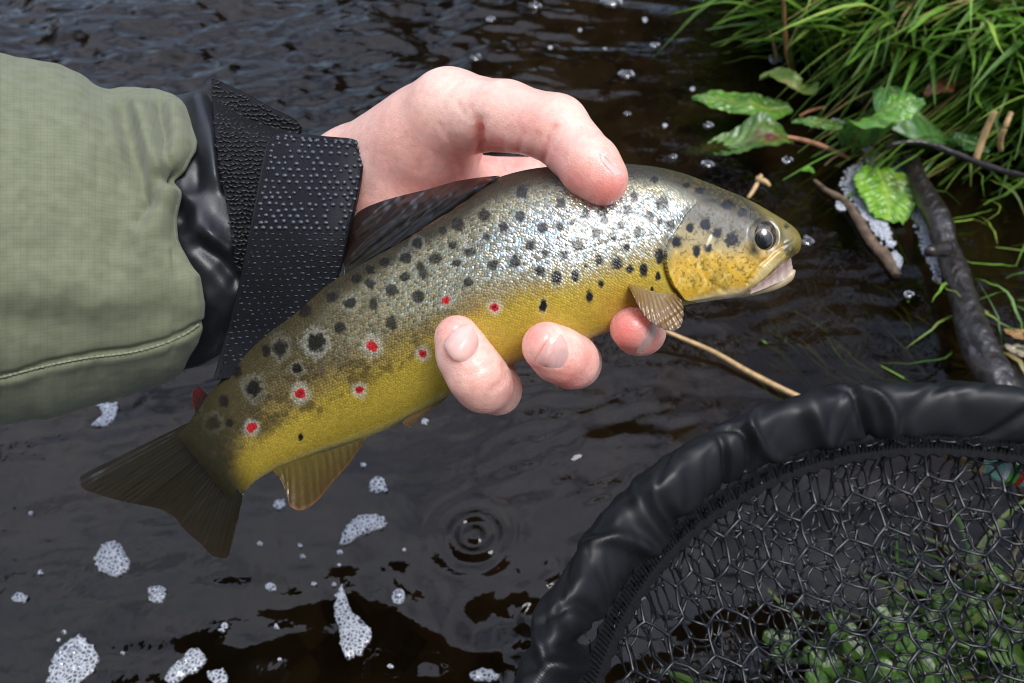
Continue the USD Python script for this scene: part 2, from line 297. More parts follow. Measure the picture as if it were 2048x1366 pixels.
mat('river_bed', {'g': ('geometry', {}), 'n': ('noise_texture', {'scale': 9, 'detail': 6}), 'r': ('rgb_ramp', {'ramp': [(0.3, (0.016, 0.014, 0.010)), (0.7, (0.048, 0.042, 0.031))]}),
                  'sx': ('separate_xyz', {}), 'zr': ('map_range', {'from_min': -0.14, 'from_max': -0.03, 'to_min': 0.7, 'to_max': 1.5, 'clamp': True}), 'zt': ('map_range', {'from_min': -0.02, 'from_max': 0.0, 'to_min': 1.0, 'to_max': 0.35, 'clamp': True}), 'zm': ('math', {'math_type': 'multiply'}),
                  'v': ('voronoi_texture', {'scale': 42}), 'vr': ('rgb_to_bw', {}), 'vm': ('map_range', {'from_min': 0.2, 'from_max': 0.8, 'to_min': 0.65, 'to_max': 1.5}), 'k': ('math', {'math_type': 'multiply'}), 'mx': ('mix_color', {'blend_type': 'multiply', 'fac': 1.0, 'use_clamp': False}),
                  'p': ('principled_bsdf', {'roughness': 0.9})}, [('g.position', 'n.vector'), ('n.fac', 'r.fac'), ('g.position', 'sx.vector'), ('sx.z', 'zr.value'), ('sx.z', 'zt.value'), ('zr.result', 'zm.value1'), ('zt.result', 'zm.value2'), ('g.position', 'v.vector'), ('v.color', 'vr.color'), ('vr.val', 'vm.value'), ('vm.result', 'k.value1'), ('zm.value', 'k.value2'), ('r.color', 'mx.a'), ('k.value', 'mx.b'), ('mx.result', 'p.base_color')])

# ------------------------------------------------------------------ ground and water
BANK = np.array([(0.30, 4.0), (0.27, 0.9), (0.225, 0.70), (0.205, 0.62), (0.225, 0.52), (0.255, 0.47), (0.315, 0.455), (0.345, 0.42), (0.325, 0.33), (0.275, 0.245), (0.215, 0.165), (0.165, 0.115), (0.13, 0.0), (0.10, -0.4), (0.0, -3.0)])
def bank_sd(x, y):
    """distance to the bank line, positive on the land side"""
    x, y = x / KS, y / KS
    d = pd(x, y, BANK) * KS
    xl = np.interp(y, BANK[::-1, 1], BANK[::-1, 0])
    return np.where(x > xl, d, -d)

def axis_grid(a, b, fine, lo, hi, n):
    m = np.arange(a, b + fine / 2, fine)
    g = np.geomspace(fine * 1.5, 1.0, n)
    left = a - np.cumsum(g) / np.sum(g) * (a - lo); right = b + np.cumsum(g) / np.sum(g) * (hi - b)
    return np.r_[left[::-1], m, right]

def ground_z(x, y):
    s = bank_sd(x, y)
    z = np.where(s > 0, -0.012 + 0.055 * ss(s, 0.0, 0.10) + 0.05 * ss(s, 0.08, 0.5) + 0.4 * ss(s, 0.5, 8), -0.012 - 0.045 * ss(-s, 0.0, 0.20) - 0.22 * ss(-s, 0.16, 0.8))
    z = np.where(y < 0.25, np.where(s > 0, np.minimum(z, -0.012 + 0.30 * s), z), z)
    far = ss(y, 2.3, 3.6); z = z * (1 - far) + far * (0.35 + 0.1 * np.maximum(y - 3.5, 0))
    left = ss(-x, 1.6, 2.6); z = z * (1 - left) + left * (0.3 + 0.08 * np.maximum(-x - 2.6, 0))
    z = np.minimum(z, 2.5)
    return z + 0.012 * (n2(x, y, 0.05, 3) - 0.5) + 0.006 * (n2(x, y, 0.012, 4) - 0.5)

gx, gy = axis_grid(-0.6, 0.85, 0.0065, -60, 60, 34), axis_grid(0.0, 1.1, 0.0065, -60, 60, 34)
X, Y = np.meshgrid(gx, gy, indexing='ij')
G = np.stack([X, Y, ground_z(X, Y)], -1)
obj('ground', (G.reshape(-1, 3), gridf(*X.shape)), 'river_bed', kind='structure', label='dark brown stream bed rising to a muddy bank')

RING = W(950, 1068)
def water_z(x, y):
    x, y = x / KS, y / KS; h = np.zeros_like(x)
    # calm swell everywhere, stretched across the flow
    h += 0.0016 * (n2(x + 0.4 * y, 2.2 * y, 0.09, 11, 2) - 0.5) + 0.0010 * (n2(x * 0.8 - 0.3 * y, 2.6 * y, 0.03, 12, 2) - 0.5)
    # broken water upstream at the left
    up = ss(y, 0.36, 0.52) * ss(-x, -0.12, 0.06)
    h += up * (0.0135 * (n2(x + 0.2 * y, 1.7 * y, 0.055, 13, 3) - 0.5) + 0.0042 * (n2(x, 1.6 * y, 0.017, 14, 2) - 0.5))
    top = ss(y, 0.40, 0.6) * ss(x, -0.12, 0.02)
    h += top * (0.0058 * (n2(0.5 * x, 1.7 * y + 0.25 * x, 0.045, 15, 2) - 0.5))
    # short ripples running past the hand and towards the net
    u, w = 0.90 * x + 0.42 * y, -0.42 * x + 0.90 * y
    m = np.exp(-((x - 0.06) / 0.07) ** 2 - ((y - 0.215) / 0.035) ** 2)
    h += m * 0.0034 * (n2(u * 0.40, w, 0.0085, 16, 2) - 0.5)
    m = np.exp(-((x - 0.15) / 0.03) ** 2 - ((y - 0.325) / 0.03) ** 2)
    h += m * 0.0040 * (n2(u * 0.5, w, 0.012, 17, 2) - 0.5)
    m = np.exp(-((x + 0.02) / 0.11) ** 2 - ((y - 0.105) / 0.045) ** 2)
    h += m * 0.0062 * (n2(1.2 * u, w, 0.030, 22, 2) - 0.5)
    # drop ring
    r = np.hypot(x - RING[0] / KS, y - RING[1] / KS)
    r = r + 0.0022 * (n2(x, y, 0.012, 23, 2) - .5)
    h += 0.00085 * np.sin(2 * np.pi * r / 0.0085 + 0.6) * np.exp(-(r / 0.016) ** 2) * ss(r, -0.002, 0.004) * (1 + 0.5 * (n2(x, y, 0.006, 18) - 0.5))
    # crumpled water at the net's edge
    e = np.hypot((x - 0.175) / 0.185, (y - 0.04) / 0.17)
    h += np.exp(-((e - 1.05) / 0.07) ** 2) * ss(0.18 - y, 0, 0.04) * 0.0042 * (n2(x, y, 0.011, 19, 2) - 0.5)
    m = np.exp(-((x + 0.03) / 0.035) ** 2 - ((y - 0.115) / 0.04) ** 2)
    h += m * 0.0022 * (n2(1.3 * u, 0.8 * w, 0.016, 20, 2) - 0.5)
    m = np.exp(-((x + 0.15) / 0.10) ** 2 - ((y - 0.255) / 0.03) ** 2)
    h += m * 0.0042 * (n2(x + .5 * y, 2 * y - .6 * x, 0.022, 21, 2) - 0.5)
    return h * KS
wx, wy = axis_grid(-0.58, 0.56, 0.0021, -60, 60, 30), axis_grid(0.08, 0.92, 0.0021, -60, 60, 30)
X, Y = np.meshgrid(wx, wy, indexing='ij')
Zw = water_z(X, Y)
obj('water', (np.stack([X, Y, Zw], -1).reshape(-1, 3), gridf(*X.shape)), 'water', kind='structure', label='dark rippled peaty stream water')

# ------------------------------------------------------------------ trees of the far bank (they darken the water's mirror), and unseen ones added behind for shade
def tree(x, y, H, R, seed, label, low=0.12):
    r = np.random.default_rng(seed); z0 = float(ground_z(np.array([x]), np.array([y]))[0]) - 0.05
    t = thing('bank_tree', label, 'tree', (x, y, z0))
    tk = spl([(x, y, z0), (x + r.normal(0, .1), y, z0 + H * .4), (x + r.normal(0, .2), y + r.normal(0, .1), z0 + H * .9)], 9)
    parts = [tube(tk, np.linspace(0.03 * H, 0.006 * H, 9), 8)]
    cl = []
    for k in range(11):
        a = r.uniform(0, 2 * np.pi); h = r.uniform(low + .05, .95); rad = R * math.sqrt(max(0.05, 1 - ((h - .5) / .6) ** 2)) * r.uniform(.45, .8)
        c = np.array([x + rad * math.cos(a), y + rad * math.sin(a), z0 + H * h]); cl.append(c)
        b = tk[min(8, int(h * 8))]
        parts.append(tube(spl([b, (b + c) / 2 + [0, 0, .1], c], 5), np.linspace(.012 * H, .003 * H, 5), 5))
    obj('trunk', joinm(parts), 'bark', t)
    n = 230
    pts = np.vstack([c + r.normal(0, 1, (n, 3)) * [R * .30, R * .30, H * .12] for c in cl])
    pts = pts[pts[:, 2] > z0 + 0.1]; m = len(pts)
    a = r.normal(0, 1, (m, 3)); a /= np.linalg.norm(a, axis=1, keepdims=True); b = np.cross(a, r.normal(0, 1, (m, 3))); b /= np.linalg.norm(b, axis=1, keepdims=True)
    s = r.uniform(.06, .15, (m, 1)) * H / 4
    v = np.stack([pts - a * s, pts + b * s * .5, pts + a * s, pts - b * s * .5], 1).reshape(-1, 3)
    obj('crown', (v, np.arange(4 * m).reshape(-1, 4)), 'tree_leaf', t, smooth=False)
for i, (x, y, H, R) in enumerate([(0.15, 4.3, 3.6, 0.95), (1.0, 4.0, 3.0, 1.1), (2.4, 3.9, 2.8, 1.2), (-4.2, 3.6, 3.4, 1.0), (-5.0, 2.6, 3.8, 1.2), (4.0, 3.0, 2.8, 1.2), (5.0, 1.2, 2.6, 1.2), (-1.6, -2.6, 4.6, 1.3), (1.2, -2.9, 4.6, 1.3), (-3.6, -1.0, 4.2, 1.2)]):
    tree(x, y, H, R, 40 + i, ['leafy tree straight across the stream', 'broad tree beside it across the stream to the right', 'tree across the stream above the grassy bank', 'tree across the stream to the left of the sky gap', 'leftmost tree of the far bank', 'tree on the near bank to the right', 'rightmost tree of the near bank', 'unseen tree added behind the angler to the left to cut the light', 'unseen tree added behind the angler to the right to cut the light', 'tree on the left bank beside the angler'][i])

# ------------------------------------------------------------------ the trout
TROUT = [  # back outline, belly outline, thickness ratio
    ((1603, 479), (1603, 486), 1.3), ((1599, 468), (1601, 498), 1.0), ((1586, 453), (1584, 514), 0.80), ((1562, 437), (1560, 536), 0.62), ((1536, 422), (1534, 556), 0.56), ((1506, 405), (1508, 574), 0.52),
    ((1472, 389), (1478, 592), 0.50), ((1420, 367), (1420, 602), 0.50), ((1360, 346), (1367, 611), 0.51), ((1295, 331), (1305, 634), 0.52), ((1231, 326), (1195, 671), 0.52), ((1160, 328), (1115, 704), 0.52),
    ((1077, 336), (1020, 731), 0.52), ((992, 357), (940, 770), 0.52), ((915, 408), (870, 806), 0.51), ((830, 464), (806, 842), 0.50), ((745, 512), (755, 868), 0.49), ((660, 566), (705, 886), 0.48),
    ((590, 620), (650, 902), 0.46), ((530, 668), (595, 922), 0.44), ((475, 722), (545, 942), 0.42), ((430, 775), (512, 962), 0.38), ((393, 825), (490, 985), 0.32), ((368, 858), (479, 1006), 0.24), ((356, 872), (470, 1014), 0.10)]
tt = np.array([a for a, b, w in TROUT], float); tb = np.array([b for a, b, w in TROUT], float); tw = np.array([w for a, b, w in TROUT])
tc = (tt + tb) / 2
ts = np.r_[0, np.cumsum(np.linalg.norm(np.diff(tc, axis=0), axis=1))]
NS, NN, NF = 980, 250, 60
fs = np.linspace(0, ts[-1], NS)
top, bot, wr = PchipInterpolator(ts, tt)(fs), PchipInterpolator(ts, tb)(fs), PchipInterpolator(ts, tw)(fs)
def trout_depth(x): return 0.2145 + 0.078 * (np.clip(1130 - x, 0, None) / 800) ** 1.35 + 0.004 * ss(x, 1300, 1600)
cx, hv = (top + bot) / 2, (top - bot) / 2
hl = np.linalg.norm(hv, axis=1); dep = trout_depth(cx[:, 0])
th = np.r_[np.linspace(0, np.pi, NN, endpoint=False), np.linspace(np.pi, 2 * np.pi, NF, endpoint=False)]
# ease the near samples so that they crowd a little at the outline
ct, st = np.cos(th), np.sin(th)
PX = cx[:, None, 0] + hv[:, None, 0] * ct; PY = cx[:, None, 1] + hv[:, None, 1] * ct
halfw = wr * hl * dep / FX
D = dep[:, None] - halfw[:, None] * st
V0 = P(PX, PY, D)
nv = len(th); FF = gridf(NS, nv, True)
Nn = vnormals(V0.reshape(-1, 3), FF).reshape(V0.shape)
if ((V0[NS // 2, NN // 2] + Nn[NS // 2, NN // 2]) - CAM) @ FO > (V0[NS // 2, NN // 2] - CAM) @ FO: FF = FF[:, ::-1]; Nn = -Nn
vv = ct[None, :] * np.ones((NS, 1))           # 1 back ... -1 belly
# relief: gill cover, cheek, jaw plate, eye socket, mouth
GILL = [(1392, 408), (1372, 430), (1356, 458), (1340, 480), (1331, 500), (1329, 525), (1334, 548), (1345, 572), (1366, 596), (1392, 604)]
PREOP = [(1418, 470), (1406, 500), (1402, 530), (1414, 562), (1450, 582)]
MAXI = [(1583, 489), (1556, 512), (1528, 540), (1506, 571)]
JAWSLIT = [(1598, 500), (1580, 516), (1557, 536), (1530, 560), (1504, 580)]
gd = pd(PX, PY, GILL); gy = np.interp(PY, [408, 430, 458, 480, 500, 525, 548, 572, 596, 604], [1392, 1372, 1356, 1340, 1331, 1329, 1334, 1345, 1366, 1392])
infront = (PX > gy) & (PX < 1500)
mm = 0.001
rel = np.where(infront, 1.0 * np.exp(-gd / 45), -0.55 * np.exp(-(gd / 9) ** 2)) * ss(PY, 395, 425) * ss(vv, -0.99, -0.9)
pdp = pd(PX, PY, PREOP); rel += -0.25 * np.exp(-(pdp / 5) ** 2)
md = pd(PX, PY, MAXI); rel += 0.75 * np.exp(-(md / 11) ** 4) * ss(PX, 1490, 1510)
rel += -0.4 * np.exp(-(pd(PX, PY, [(1585, 482), (1555, 500), (1522, 528), (1494, 566)]) / 4) ** 2)
ed = np.hypot((PX - 1528) / 27, (PY - 474) / 34)
rel += -1.2 * np.exp(-(ed / 0.95) ** 4) + 0.22 * np.exp(-((ed - 1.18) / 0.16) ** 2)
rel += -0.5 * np.exp(-(np.hypot(PX - 1573, PY - 452) / 5) ** 2)
rel += 0.25 * (n2(PX, PY, 26, 5) - 0.5) * ss(PX, 1380, 1440)
rel += 0.5 * (n2(PX, PY, 150, 6, 2) - 0.5)
rel += -0.16 * np.exp(-((vv - 0.05 - 0.02 * np.sin(PX / 90)) / 0.014) ** 2) * (PX < 1325)
V = V0 + Nn * (rel * mm)[..., None] * np.minimum(1, hl / 60)[:, None, None]
# markings ------------------------------------------------
tailw = ss(760 - PX, 0, 420)
nA, nB, nC = n2(PX, PY, 22, 31), n2(PX, PY, 60, 32), n2(PX, PY, 7, 33)
v_ = vv + 0.10 * (nB - 0.5) + 0.12 * (nA - 0.5)
def mixc(a, b, t): return a + (np.asarray(b) - a) * t[..., None]
col = np.zeros(PX.shape + (3,)) + [0.030, 0.026, 0.016]
col = mixc(col, [0.075, 0.064, 0.036], ss(-v_, -0.90, -0.66))
col = mixc(col, [0.135, 0.105, 0.048], ss(-v_, -0.66, -0.20))
col = mixc(col, [0.22, 0.16, 0.045], ss(-v_, -0.15, 0.15))
yl = 0.22 + 0.10 * tailw
col = mixc(col, [0.40, 0.285, 0.035], ss(-v_ - yl, -0.12, 0.24))
col = mixc(col, [0.42, 0.33, 0.10], ss(-vv, 0.86, 0.99))
# brown speckle on the rear flank, dark towards the tail, orange by the front fin
sp = ss(nA * 0.6 + nC * 0.4, 0.42, 0.62) * ss(1020 - PX, 0, 260) * ss(v_ + 0.55, 0, 0.35)
col = mixc(col, [0.055, 0.038, 0.016], 0.72 * sp)
col = mixc(col, [0.055, 0.045, 0.018], 0.75 * tailw * ss(v_ + 0.25, -0.1, 0.6))
col = mixc(col, [0.045, 0.036, 0.014], 0.85 * ss(500 - PX, 0, 110) * ss(v_ + 1.0, 0, 0.9))
col = mixc(col, [0.42, 0.19, 0.03], 0.55 * np.exp(-(np.hypot((PX - 1255) / 70, (PY - 610) / 40)) ** 2))
# head
hd = lerp(ss(PX, 1290, 1420), ss(PX, 1330, 1345) * np.where(PX > gy - 2, 1, 0), ss(PY, 392, 428))
hcol = np.zeros_like(col) + [0.040, 0.036, 0.020]
hcol = mixc(hcol, [0.16, 0.15, 0.12], ss(PY - (0.44 * (PX - 1350) + 352), 14, 40) * ss(1560 - PX, 0, 60))
hcol = mixc(hcol, [0.34, 0.27, 0.13], ss(PY - (0.30 * (PX - 1350) + 425), 0, 40) * ss(1600 - PX, 0, 40))
hcol = mixc(hcol, [0.56, 0.33, 0.03], ss(PY - 490 + 26 * (nB - .5), 0, 40) * ss(1560 - PX, 0, 60))
hcol = mixc(hcol, [0.30, 0.20, 0.03], ss(nA, 0.48, 0.66) * 0.55 * ss(PY, 500, 530))
hcol = mixc(hcol, [0.10, 0.07, 0.02], 0.65 * ss(n2(PX, PY, 5, 43, 2), 0.56, 0.70) * ss(1600 - PX, 0, 50) * ss(590 - PY, 0, 30))
hcol = mixc(hcol, [0.70, 0.50, 0.12], 0.5 * ss(n2(PX, PY, 9, 44, 2), 0.56, 0.72) * ss(PY, 480, 520))
hcol = mixc(hcol, [0.62, 0.52, 0.36], ss(PY + 0.16 * (PX - 1400) - 578 + 14 * (nB - .5), 0, 30))
hcol = mixc(hcol, [0.16, 0.125, 0.03], ss(PX - 0.9 * (PY - 470), 1545, 1580))
hcol = mixc(hcol, [0.58, 0.47, 0.22], 0.8 * np.exp(-(md / 10) ** 4) * ss(PY, 505, 530))
hcol = mixc(hcol, [0.42, 0.26, 0.04], np.exp(-((ed - 1.25) / 0.25) ** 2) * ss(PY, 470, 500) * 0.8)
hcol = mixc(hcol, [0.02, 0.018, 0.012], np.exp(-(np.hypot((PX - 1508), (PY - 500)) / 14) ** 2))
hcol = mixc(hcol, [0.02, 0.018, 0.012], np.exp(-(np.hypot(PX - 1573, PY - 452) / 5) ** 2))
col = mixc(col, hcol, hd)
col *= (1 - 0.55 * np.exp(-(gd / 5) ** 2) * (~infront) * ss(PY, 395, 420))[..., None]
SPOTS = [(1044,385,10,1),(1122,406,11,1),(1170,427,10,1),(1205,424,9,1),(1269,393,9,1.2),(1324,406,11,1.1),(1309,359,9,.9),(968,431,11,1),(915,450,11,1),(1041,432,9,1),(1008,454,11,1),(1085,455,10,1.2),(1120,453,9,1.2),(1144,444,7,1.2),
 (1210,440,9,1.2),(1241,450,7,1.2),(1256,421,7,1.2),(1298,433,8,1.2),(1192,464,9,1.1),(1276,464,8,1.4),(1320,444,7,1),(1342,450,11,1.1),(973,474,10,1),(1060,490,11,1.1),(1089,506,9,1),(1156,490,10,1),(1129,510,8,1.1),(1254,494,6,1.3),(1197,519,9,1.5),
 (940,504,12,.9),(985,530,10,.9),(1030,523,11,1),(913,526,10,.9),(905,491,8,1),(1234,526,9,1.2),(1259,538,6,1.2),(1287,539,7,1.8),(1320,512,7,1.9),(1316,552,4,1.9),(1304,578,4,1.6),(1080,541,9,1.1),(1113,555,10,1.3),(1150,551,8,1.3),(1202,567,6,1),(1178,593,6,1.8),
 (1086,612,6,1.8),(936,563,11,1.1),(1172,532,5,1),(1227,477,5,1),(834,485,12,1),(885,462,9,1),(872,517,13,1),(812,517,12,1),(769,524,10,1),(740,539,9,1),(740,568,8,1),(714,558,9,1),(665,594,10,1),(701,607,14,.9),(747,607,10,1.6),(784,580,13,1.2),(810,554,10,1),
 (841,534,8,1),(846,547,10,1),(837,594,11,1),(783,645,10,1.3),(680,655,11,1),(632,686,16,1),(610,622,10,1.1),(560,697,12,1.2),(533,701,9,1.2),(594,736,12,1),(507,776,13,1.2),(449,802,11,1.2),(426,846,12,1),(459,846,9,1),(602,875,6,1),(473,741,9,1.2),(448,745,8,1),
 (1376,458,8,1),(1409,449,9,1),(1434,467,8,1.1),(1349,484,10,1),(1392,502,8,1.4),(1455,411,12,.8),(1399,382,9,.8),(1372,372,8,.8),(1484,426,8,.8),(1415,496,8,1),(1463,479,12,1.1),(385,822,12,1),(404,880,10,1),(372,902,9,1)]
BROWN = [(813,629,9,1),(723,646,10,.9),(643,741,9,1),(700,700,9,1),(585,760,8,1),(1316,552,5,1.5),(850,640,9,1),(890,665,8,1),(560,800,9,1),(640,820,8,1)]
RED = [(892,601,11,20),(990,615,11,18),(745,692,13,24),(846,708,10,18),(601,787,13,23),(719,780,10,19),(503,855,12,20),(421,910,9,12),(372,938,7,5)]
wob = 1 + 0.7 * (nC - 0.5) + 0.45 * (n2(PX, PY, 4, 36, 2) - 0.5)
halo = np.zeros(PX.shape); dark = np.zeros(PX.shape); red = np.zeros(PX.shape); brn = np.zeros(PX.shape)
spr = np.random.default_rng(77)
for x, y, r, asp in SPOTS:
    r0_ = r; sz, sf = spr.uniform(.82, 1.22), spr.uniform(.0, .22)
    q = np.hypot((PX - x), (PY - y) / asp) / (r * sz) * wob * 0.95
    dark = np.maximum(dark, 1 - ss(q, 0.78 - sf, 1.2 + sf))
    if x < 900 and r > 11 or (x > 1000 and y > 540 and x < 1160): halo = np.maximum(halo, (0.35 if r > 15 else 0.14) * (1 - ss(q, 1.25, 1.9)))
for x, y, r, asp in BROWN:
    q = np.hypot((PX - x), (PY - y) / asp) / r * wob; brn = np.maximum(brn, 0.6 * (1 - ss(q, 0.5, 1.2)))
for x, y, r, hr in RED:
    d = np.hypot(PX - x, PY - y)
    r = r * .85; halo = np.maximum(halo, 0.52 * (1 - ss(d / (hr * .88) * (0.45 + 0.55 * wob) * (1 + .5 * (n2(PX, PY, 16, 46, 2) - .5)), 0.55, 1.35))); red = np.maximum(red, 1 - ss(d / r * wob, 0.8, 1.12))
    dark = np.maximum(dark, (0.75 if x > 880 else 0.5) * (1 - ss(d / (r * 0.6) * wob, 0.5, 1.3)) * ss(n2(PX, PY, 5, 39, 2), 0.45, 0.6) * (1.0 if x < 880 else 1.3)).clip(0, 1)
halo *= 0.65 + 0.7 * (nC - 0.3).clip(0, 1)
col = mixc(col, [0.07, 0.04, 0.02], brn)
col = mixc(col, [0.60, 0.60, 0.52], np.clip(halo, 0, 1))
col = mixc(col, [0.50, 0.018, 0.022], red)
col = mixc(col, [0.008, 0.007, 0.006], np.clip(dark, 0, 1))
col = mixc(col, [0.022, 0.019, 0.008], np.broadcast_to(ss(fs / ts[-1], 0.905, 0.985)[:, None], PX.shape))
# gloss masks
silver = np.exp(-((vv - 0.22) / 0.34) ** 2) * np.exp(-((PX - 1190) / 230) ** 2) + 0.42 * ss(v_, -0.1, 0.15) * (1 - ss(vv, 0.66, 0.85)) * ss(PX, 600, 860)
silver += 0.35 * halo * ss(PX, 780, 860)
silver = np.clip(silver * 1.15, 0, 0.95) * (1 - hd) * (1 - 0.9 * np.clip(dark, 0, 1)) * (1 - red) * ss(vv + 0.45, 0, 0.3)
scal = (1 - hd) * (0.35 + 0.65 * ss(vv, -0.75, -0.1)) * ss(PX, 400, 520)
film = (0.22 + 0.5 * ss(vv, -0.2, 0.5)) * ss(n2(PX, PY, 90, 41, 3) + 0.25 * ss(vv, -.1, .5), 0.40, 0.52) * 0.6 + 0.08
gloss = np.stack([silver, scal, film], -1)
tint = mixc(np.ones(PX.shape + (3,)), [0.90, 0.82, 0.60], np.clip(ss(1080 - PX, 0, 260) + 0.9 * ss(vv, 0.45, 0.7), 0, 1))
pitch = 6.2
arc = fs[:, None] * np.ones((1, nv)); lat = hl[:, None] * np.where(th <= np.pi, th, 2 * np.pi - th)[None, :]
# scale lattice in rows: skew every other row through plain coordinates
suv = np.stack([arc / pitch, lat / (pitch * 0.92) + 0.5 * arc / pitch, np.zeros_like(arc)], -1)
body_v = V.reshape(-1, 3)
caps = []
vb = np.vstack([body_v, V[0].mean(0), V[-1].mean(0)])
k = np.arange(nv); k2 = (k + 1) % nv; nb = len(body_v)
fb = np.vstack([tri(FF), np.stack([np.full(nv, nb), k, k2], 1), np.stack([np.full(nv, nb + 1), (NS - 1) * nv + k2, (NS - 1) * nv + k], 1)])
ext = lambda A: np.vstack([A.reshape(-1, 3), A[0].mean(0), A[-1].mean(0)])
bA = {'paint': ext(col), 'gloss': ext(gloss), 'suv': ext(suv), 'tint': ext(tint)}
# lower jaw, joined into the same skin
JAW = [((1591, 540), (1591, 546), 2.4), ((1585, 538), (1588, 556), 1.3), ((1571, 545), (1577, 567), 1.1), ((1550, 556), (1552, 580), 1.2), ((1524, 566), (1522, 588), 1.3), ((1492, 572), (1490, 594), 1.3), ((1462, 570), (1460, 597), 1.0)]
jt = np.array([a for a, b, w in JAW], float); jb = np.array([b for a, b, w in JAW], float); jw = np.array([w for a, b, w in JAW]); js = np.r_[0, np.cumsum(np.linalg.norm(np.diff((jt + jb) / 2, axis=0), axis=1))]
sj = np.linspace(0, js[-1], 70); jt, jb, jw = PchipInterpolator(js, jt)(sj), PchipInterpolator(js, jb)(sj), PchipInterpolator(js, jw)(sj)
jth = np.linspace(0, 2 * np.pi, 56, endpoint=False); jc, jh = (jt + jb) / 2, (jt - jb) / 2
JX = jc[:, None, 0] + jh[:, None, 0] * np.cos(jth); JY = jc[:, None, 1] + jh[:, None, 1] * np.cos(jth)
JD = trout_depth(1560) - 0.0002 + 0.001 - (jw * np.linalg.norm(jh, axis=1))[:, None] * 0.2145 / FX * np.sin(jth) - 0.0
JV = P(JX, JY, JD); jf = gridf(70, 56, True)
jn = vnormals(JV.reshape(-1, 3), jf)
if (jn.reshape(JV.shape)[35, 14] @ FO) > 0: jf = jf[:, ::-1]
jn3 = n2(JX, JY, 9, 51)
jcol = np.zeros(JX.shape + (3,)) + [0.50, 0.40, 0.26]
jcol = mixc(jcol, [0.60, 0.42, 0.34], ss(np.cos(jth)[None, :] * np.ones((70, 1)), 0.35, 0.75))
jcol = mixc(jcol, [0.40, 0.28, 0.09], 0.5 * ss(n2(JX, JY, 5, 53, 2), .52, .68))
jcol = mixc(jcol, [0.50, 0.38, 0.16], ss(jn3, 0.5, 0.7) * 0.6 * (np.abs(np.cos(jth)) < 0.75)[None, :])
vb, fb2 = joinm([(vb, fb), (np.vstack([JV.reshape(-1, 3)]), jf)])
nj = JX.size
bA = {'paint': np.vstack([bA['paint'], jcol.reshape(-1, 3)]), 'gloss': np.vstack([bA['gloss'], np.tile([0, 0, 0.7], (nj, 1))]), 'suv': np.vstack([bA['suv'], np.zeros((nj, 3))]), 'tint': np.vstack([bA['tint'], np.ones((nj, 3))])}
trout = thing('brown_trout', 'spotted brown trout with yellow belly and open mouth held above the stream', 'fish', P(1020, 560, 0.2145))
obj('body', (vb, fb2), 'trout_skin', trout, attrs=bA)
near = (np.ones((NS, 1), bool) & (st[None, :] > 0.02))
trout_tree = cKDTree(np.stack([PX[near], PY[near]], -1)); trout_d = ((V - CAM) @ FO)[near]
def trout_near(x, y): return float(trout_d[trout_tree.query([x, y])[1]])
fin_later = []
# eye
nr, na = 40, 64
rr, aa = np.meshgrid(np.linspace(0, 1, nr), np.linspace(0, 2 * np.pi, na, endpoint=False), indexing='ij')
EX, EY = 1528 + 28 * rr * np.cos(aa), 473 + 34 * rr * np.sin(aa)
ed0 = trout_near(1560, 500)
EDp = trout_near(1528, 474) + 0.0006 - 0.0022 * np.sqrt(np.clip(1 - rr ** 2 * 0.97, 0, 1)) + 0.0012 * rr ** 4
pr = np.hypot((EX - 1527) / 18, (EY - 479) / 20)
ecol = np.zeros(EX.shape + (3,)) + [0.016, 0.012, 0.008]
ecol = mixc(ecol, [0.10, 0.065, 0.02], ss(n2(EX, EY, 7, 61), 0.45, 0.7) * ss(pr, 1.0, 1.3))
ecol = mixc(ecol, [0.24, 0.15, 0.05], np.exp(-((pr - 1.05) / 0.06) ** 2))
ecol = mixc(ecol, [0.003, 0.003, 0.003], 1 - ss(pr, 0.93, 1.0))
obj('eye', slab(P(EX, EY, EDp), 0.0006) if False else (P(EX, EY, EDp).reshape(-1, 3), gridf(nr, na, True)), 'trout_eye', trout, attrs={'paint': ecol.reshape(-1, 3)})

def fin(name, basepts, tippts, dbase, dtip, c0, c1, nu=60, nvv=120, ray=46, bulge=0.0, parent=trout, label=None, edge=None, thick=0.0005, rip=0.0012):
    b, t = spl(basepts, nvv), spl(tippts, nvv)
    u = np.linspace(0, 1, nu)[:, None, None]
    Q = b[None] * (1 - u) + t[None] * u
    db, dt = np.linspace(*dbase, nvv), np.linspace(*dtip, nvv)
    uu = u[..., 0]; w = np.linspace(0, 1, nvv)[None]
    rays = np.cos(2 * np.pi * ray * w + 3 * uu * (w - .5))
    Dq = db[None] * (1 - uu) + dt[None] * uu - bulge * np.sin(np.pi * uu) - 0.00010 * rays * ss(uu, 0.02, 0.2) + rip * (n2(Q[..., 0] + .6 * Q[..., 1], 2.2 * Q[..., 1] + 1.6 * Q[..., 0], 50, 71) - 0.5)
    G = P(Q[..., 0], Q[..., 1], Dq)
    v, f = slab(G, thick * (1.3 - uu * 0.9))
    nz = n2(w * 60 + 0 * uu, uu * 4 + 0 * w, 1.0, 72)
    c = np.asarray(c0)[None, None] * (1 - uu[..., None]) + np.asarray(c1)[None, None] * uu[..., None]
    nz2 = n2(w * 190 + 0 * uu, uu * 6 + 0 * w, 1.0, 74); c = c * (0.62 + 0.40 * nz[..., None] + 0.35 * nz2[..., None]) * (1 + 0.06 * rays[..., None])
    if edge is not None: c = mixc(c, edge, np.broadcast_to(ss(uu, 0.9, 0.99), c.shape[:2]))
    c = c.reshape(-1, 3)
    return obj(name, (v, f), 'fin', parent, attrs={'paint': np.vstack([c, c])}, label=label)
dz = trout_depth
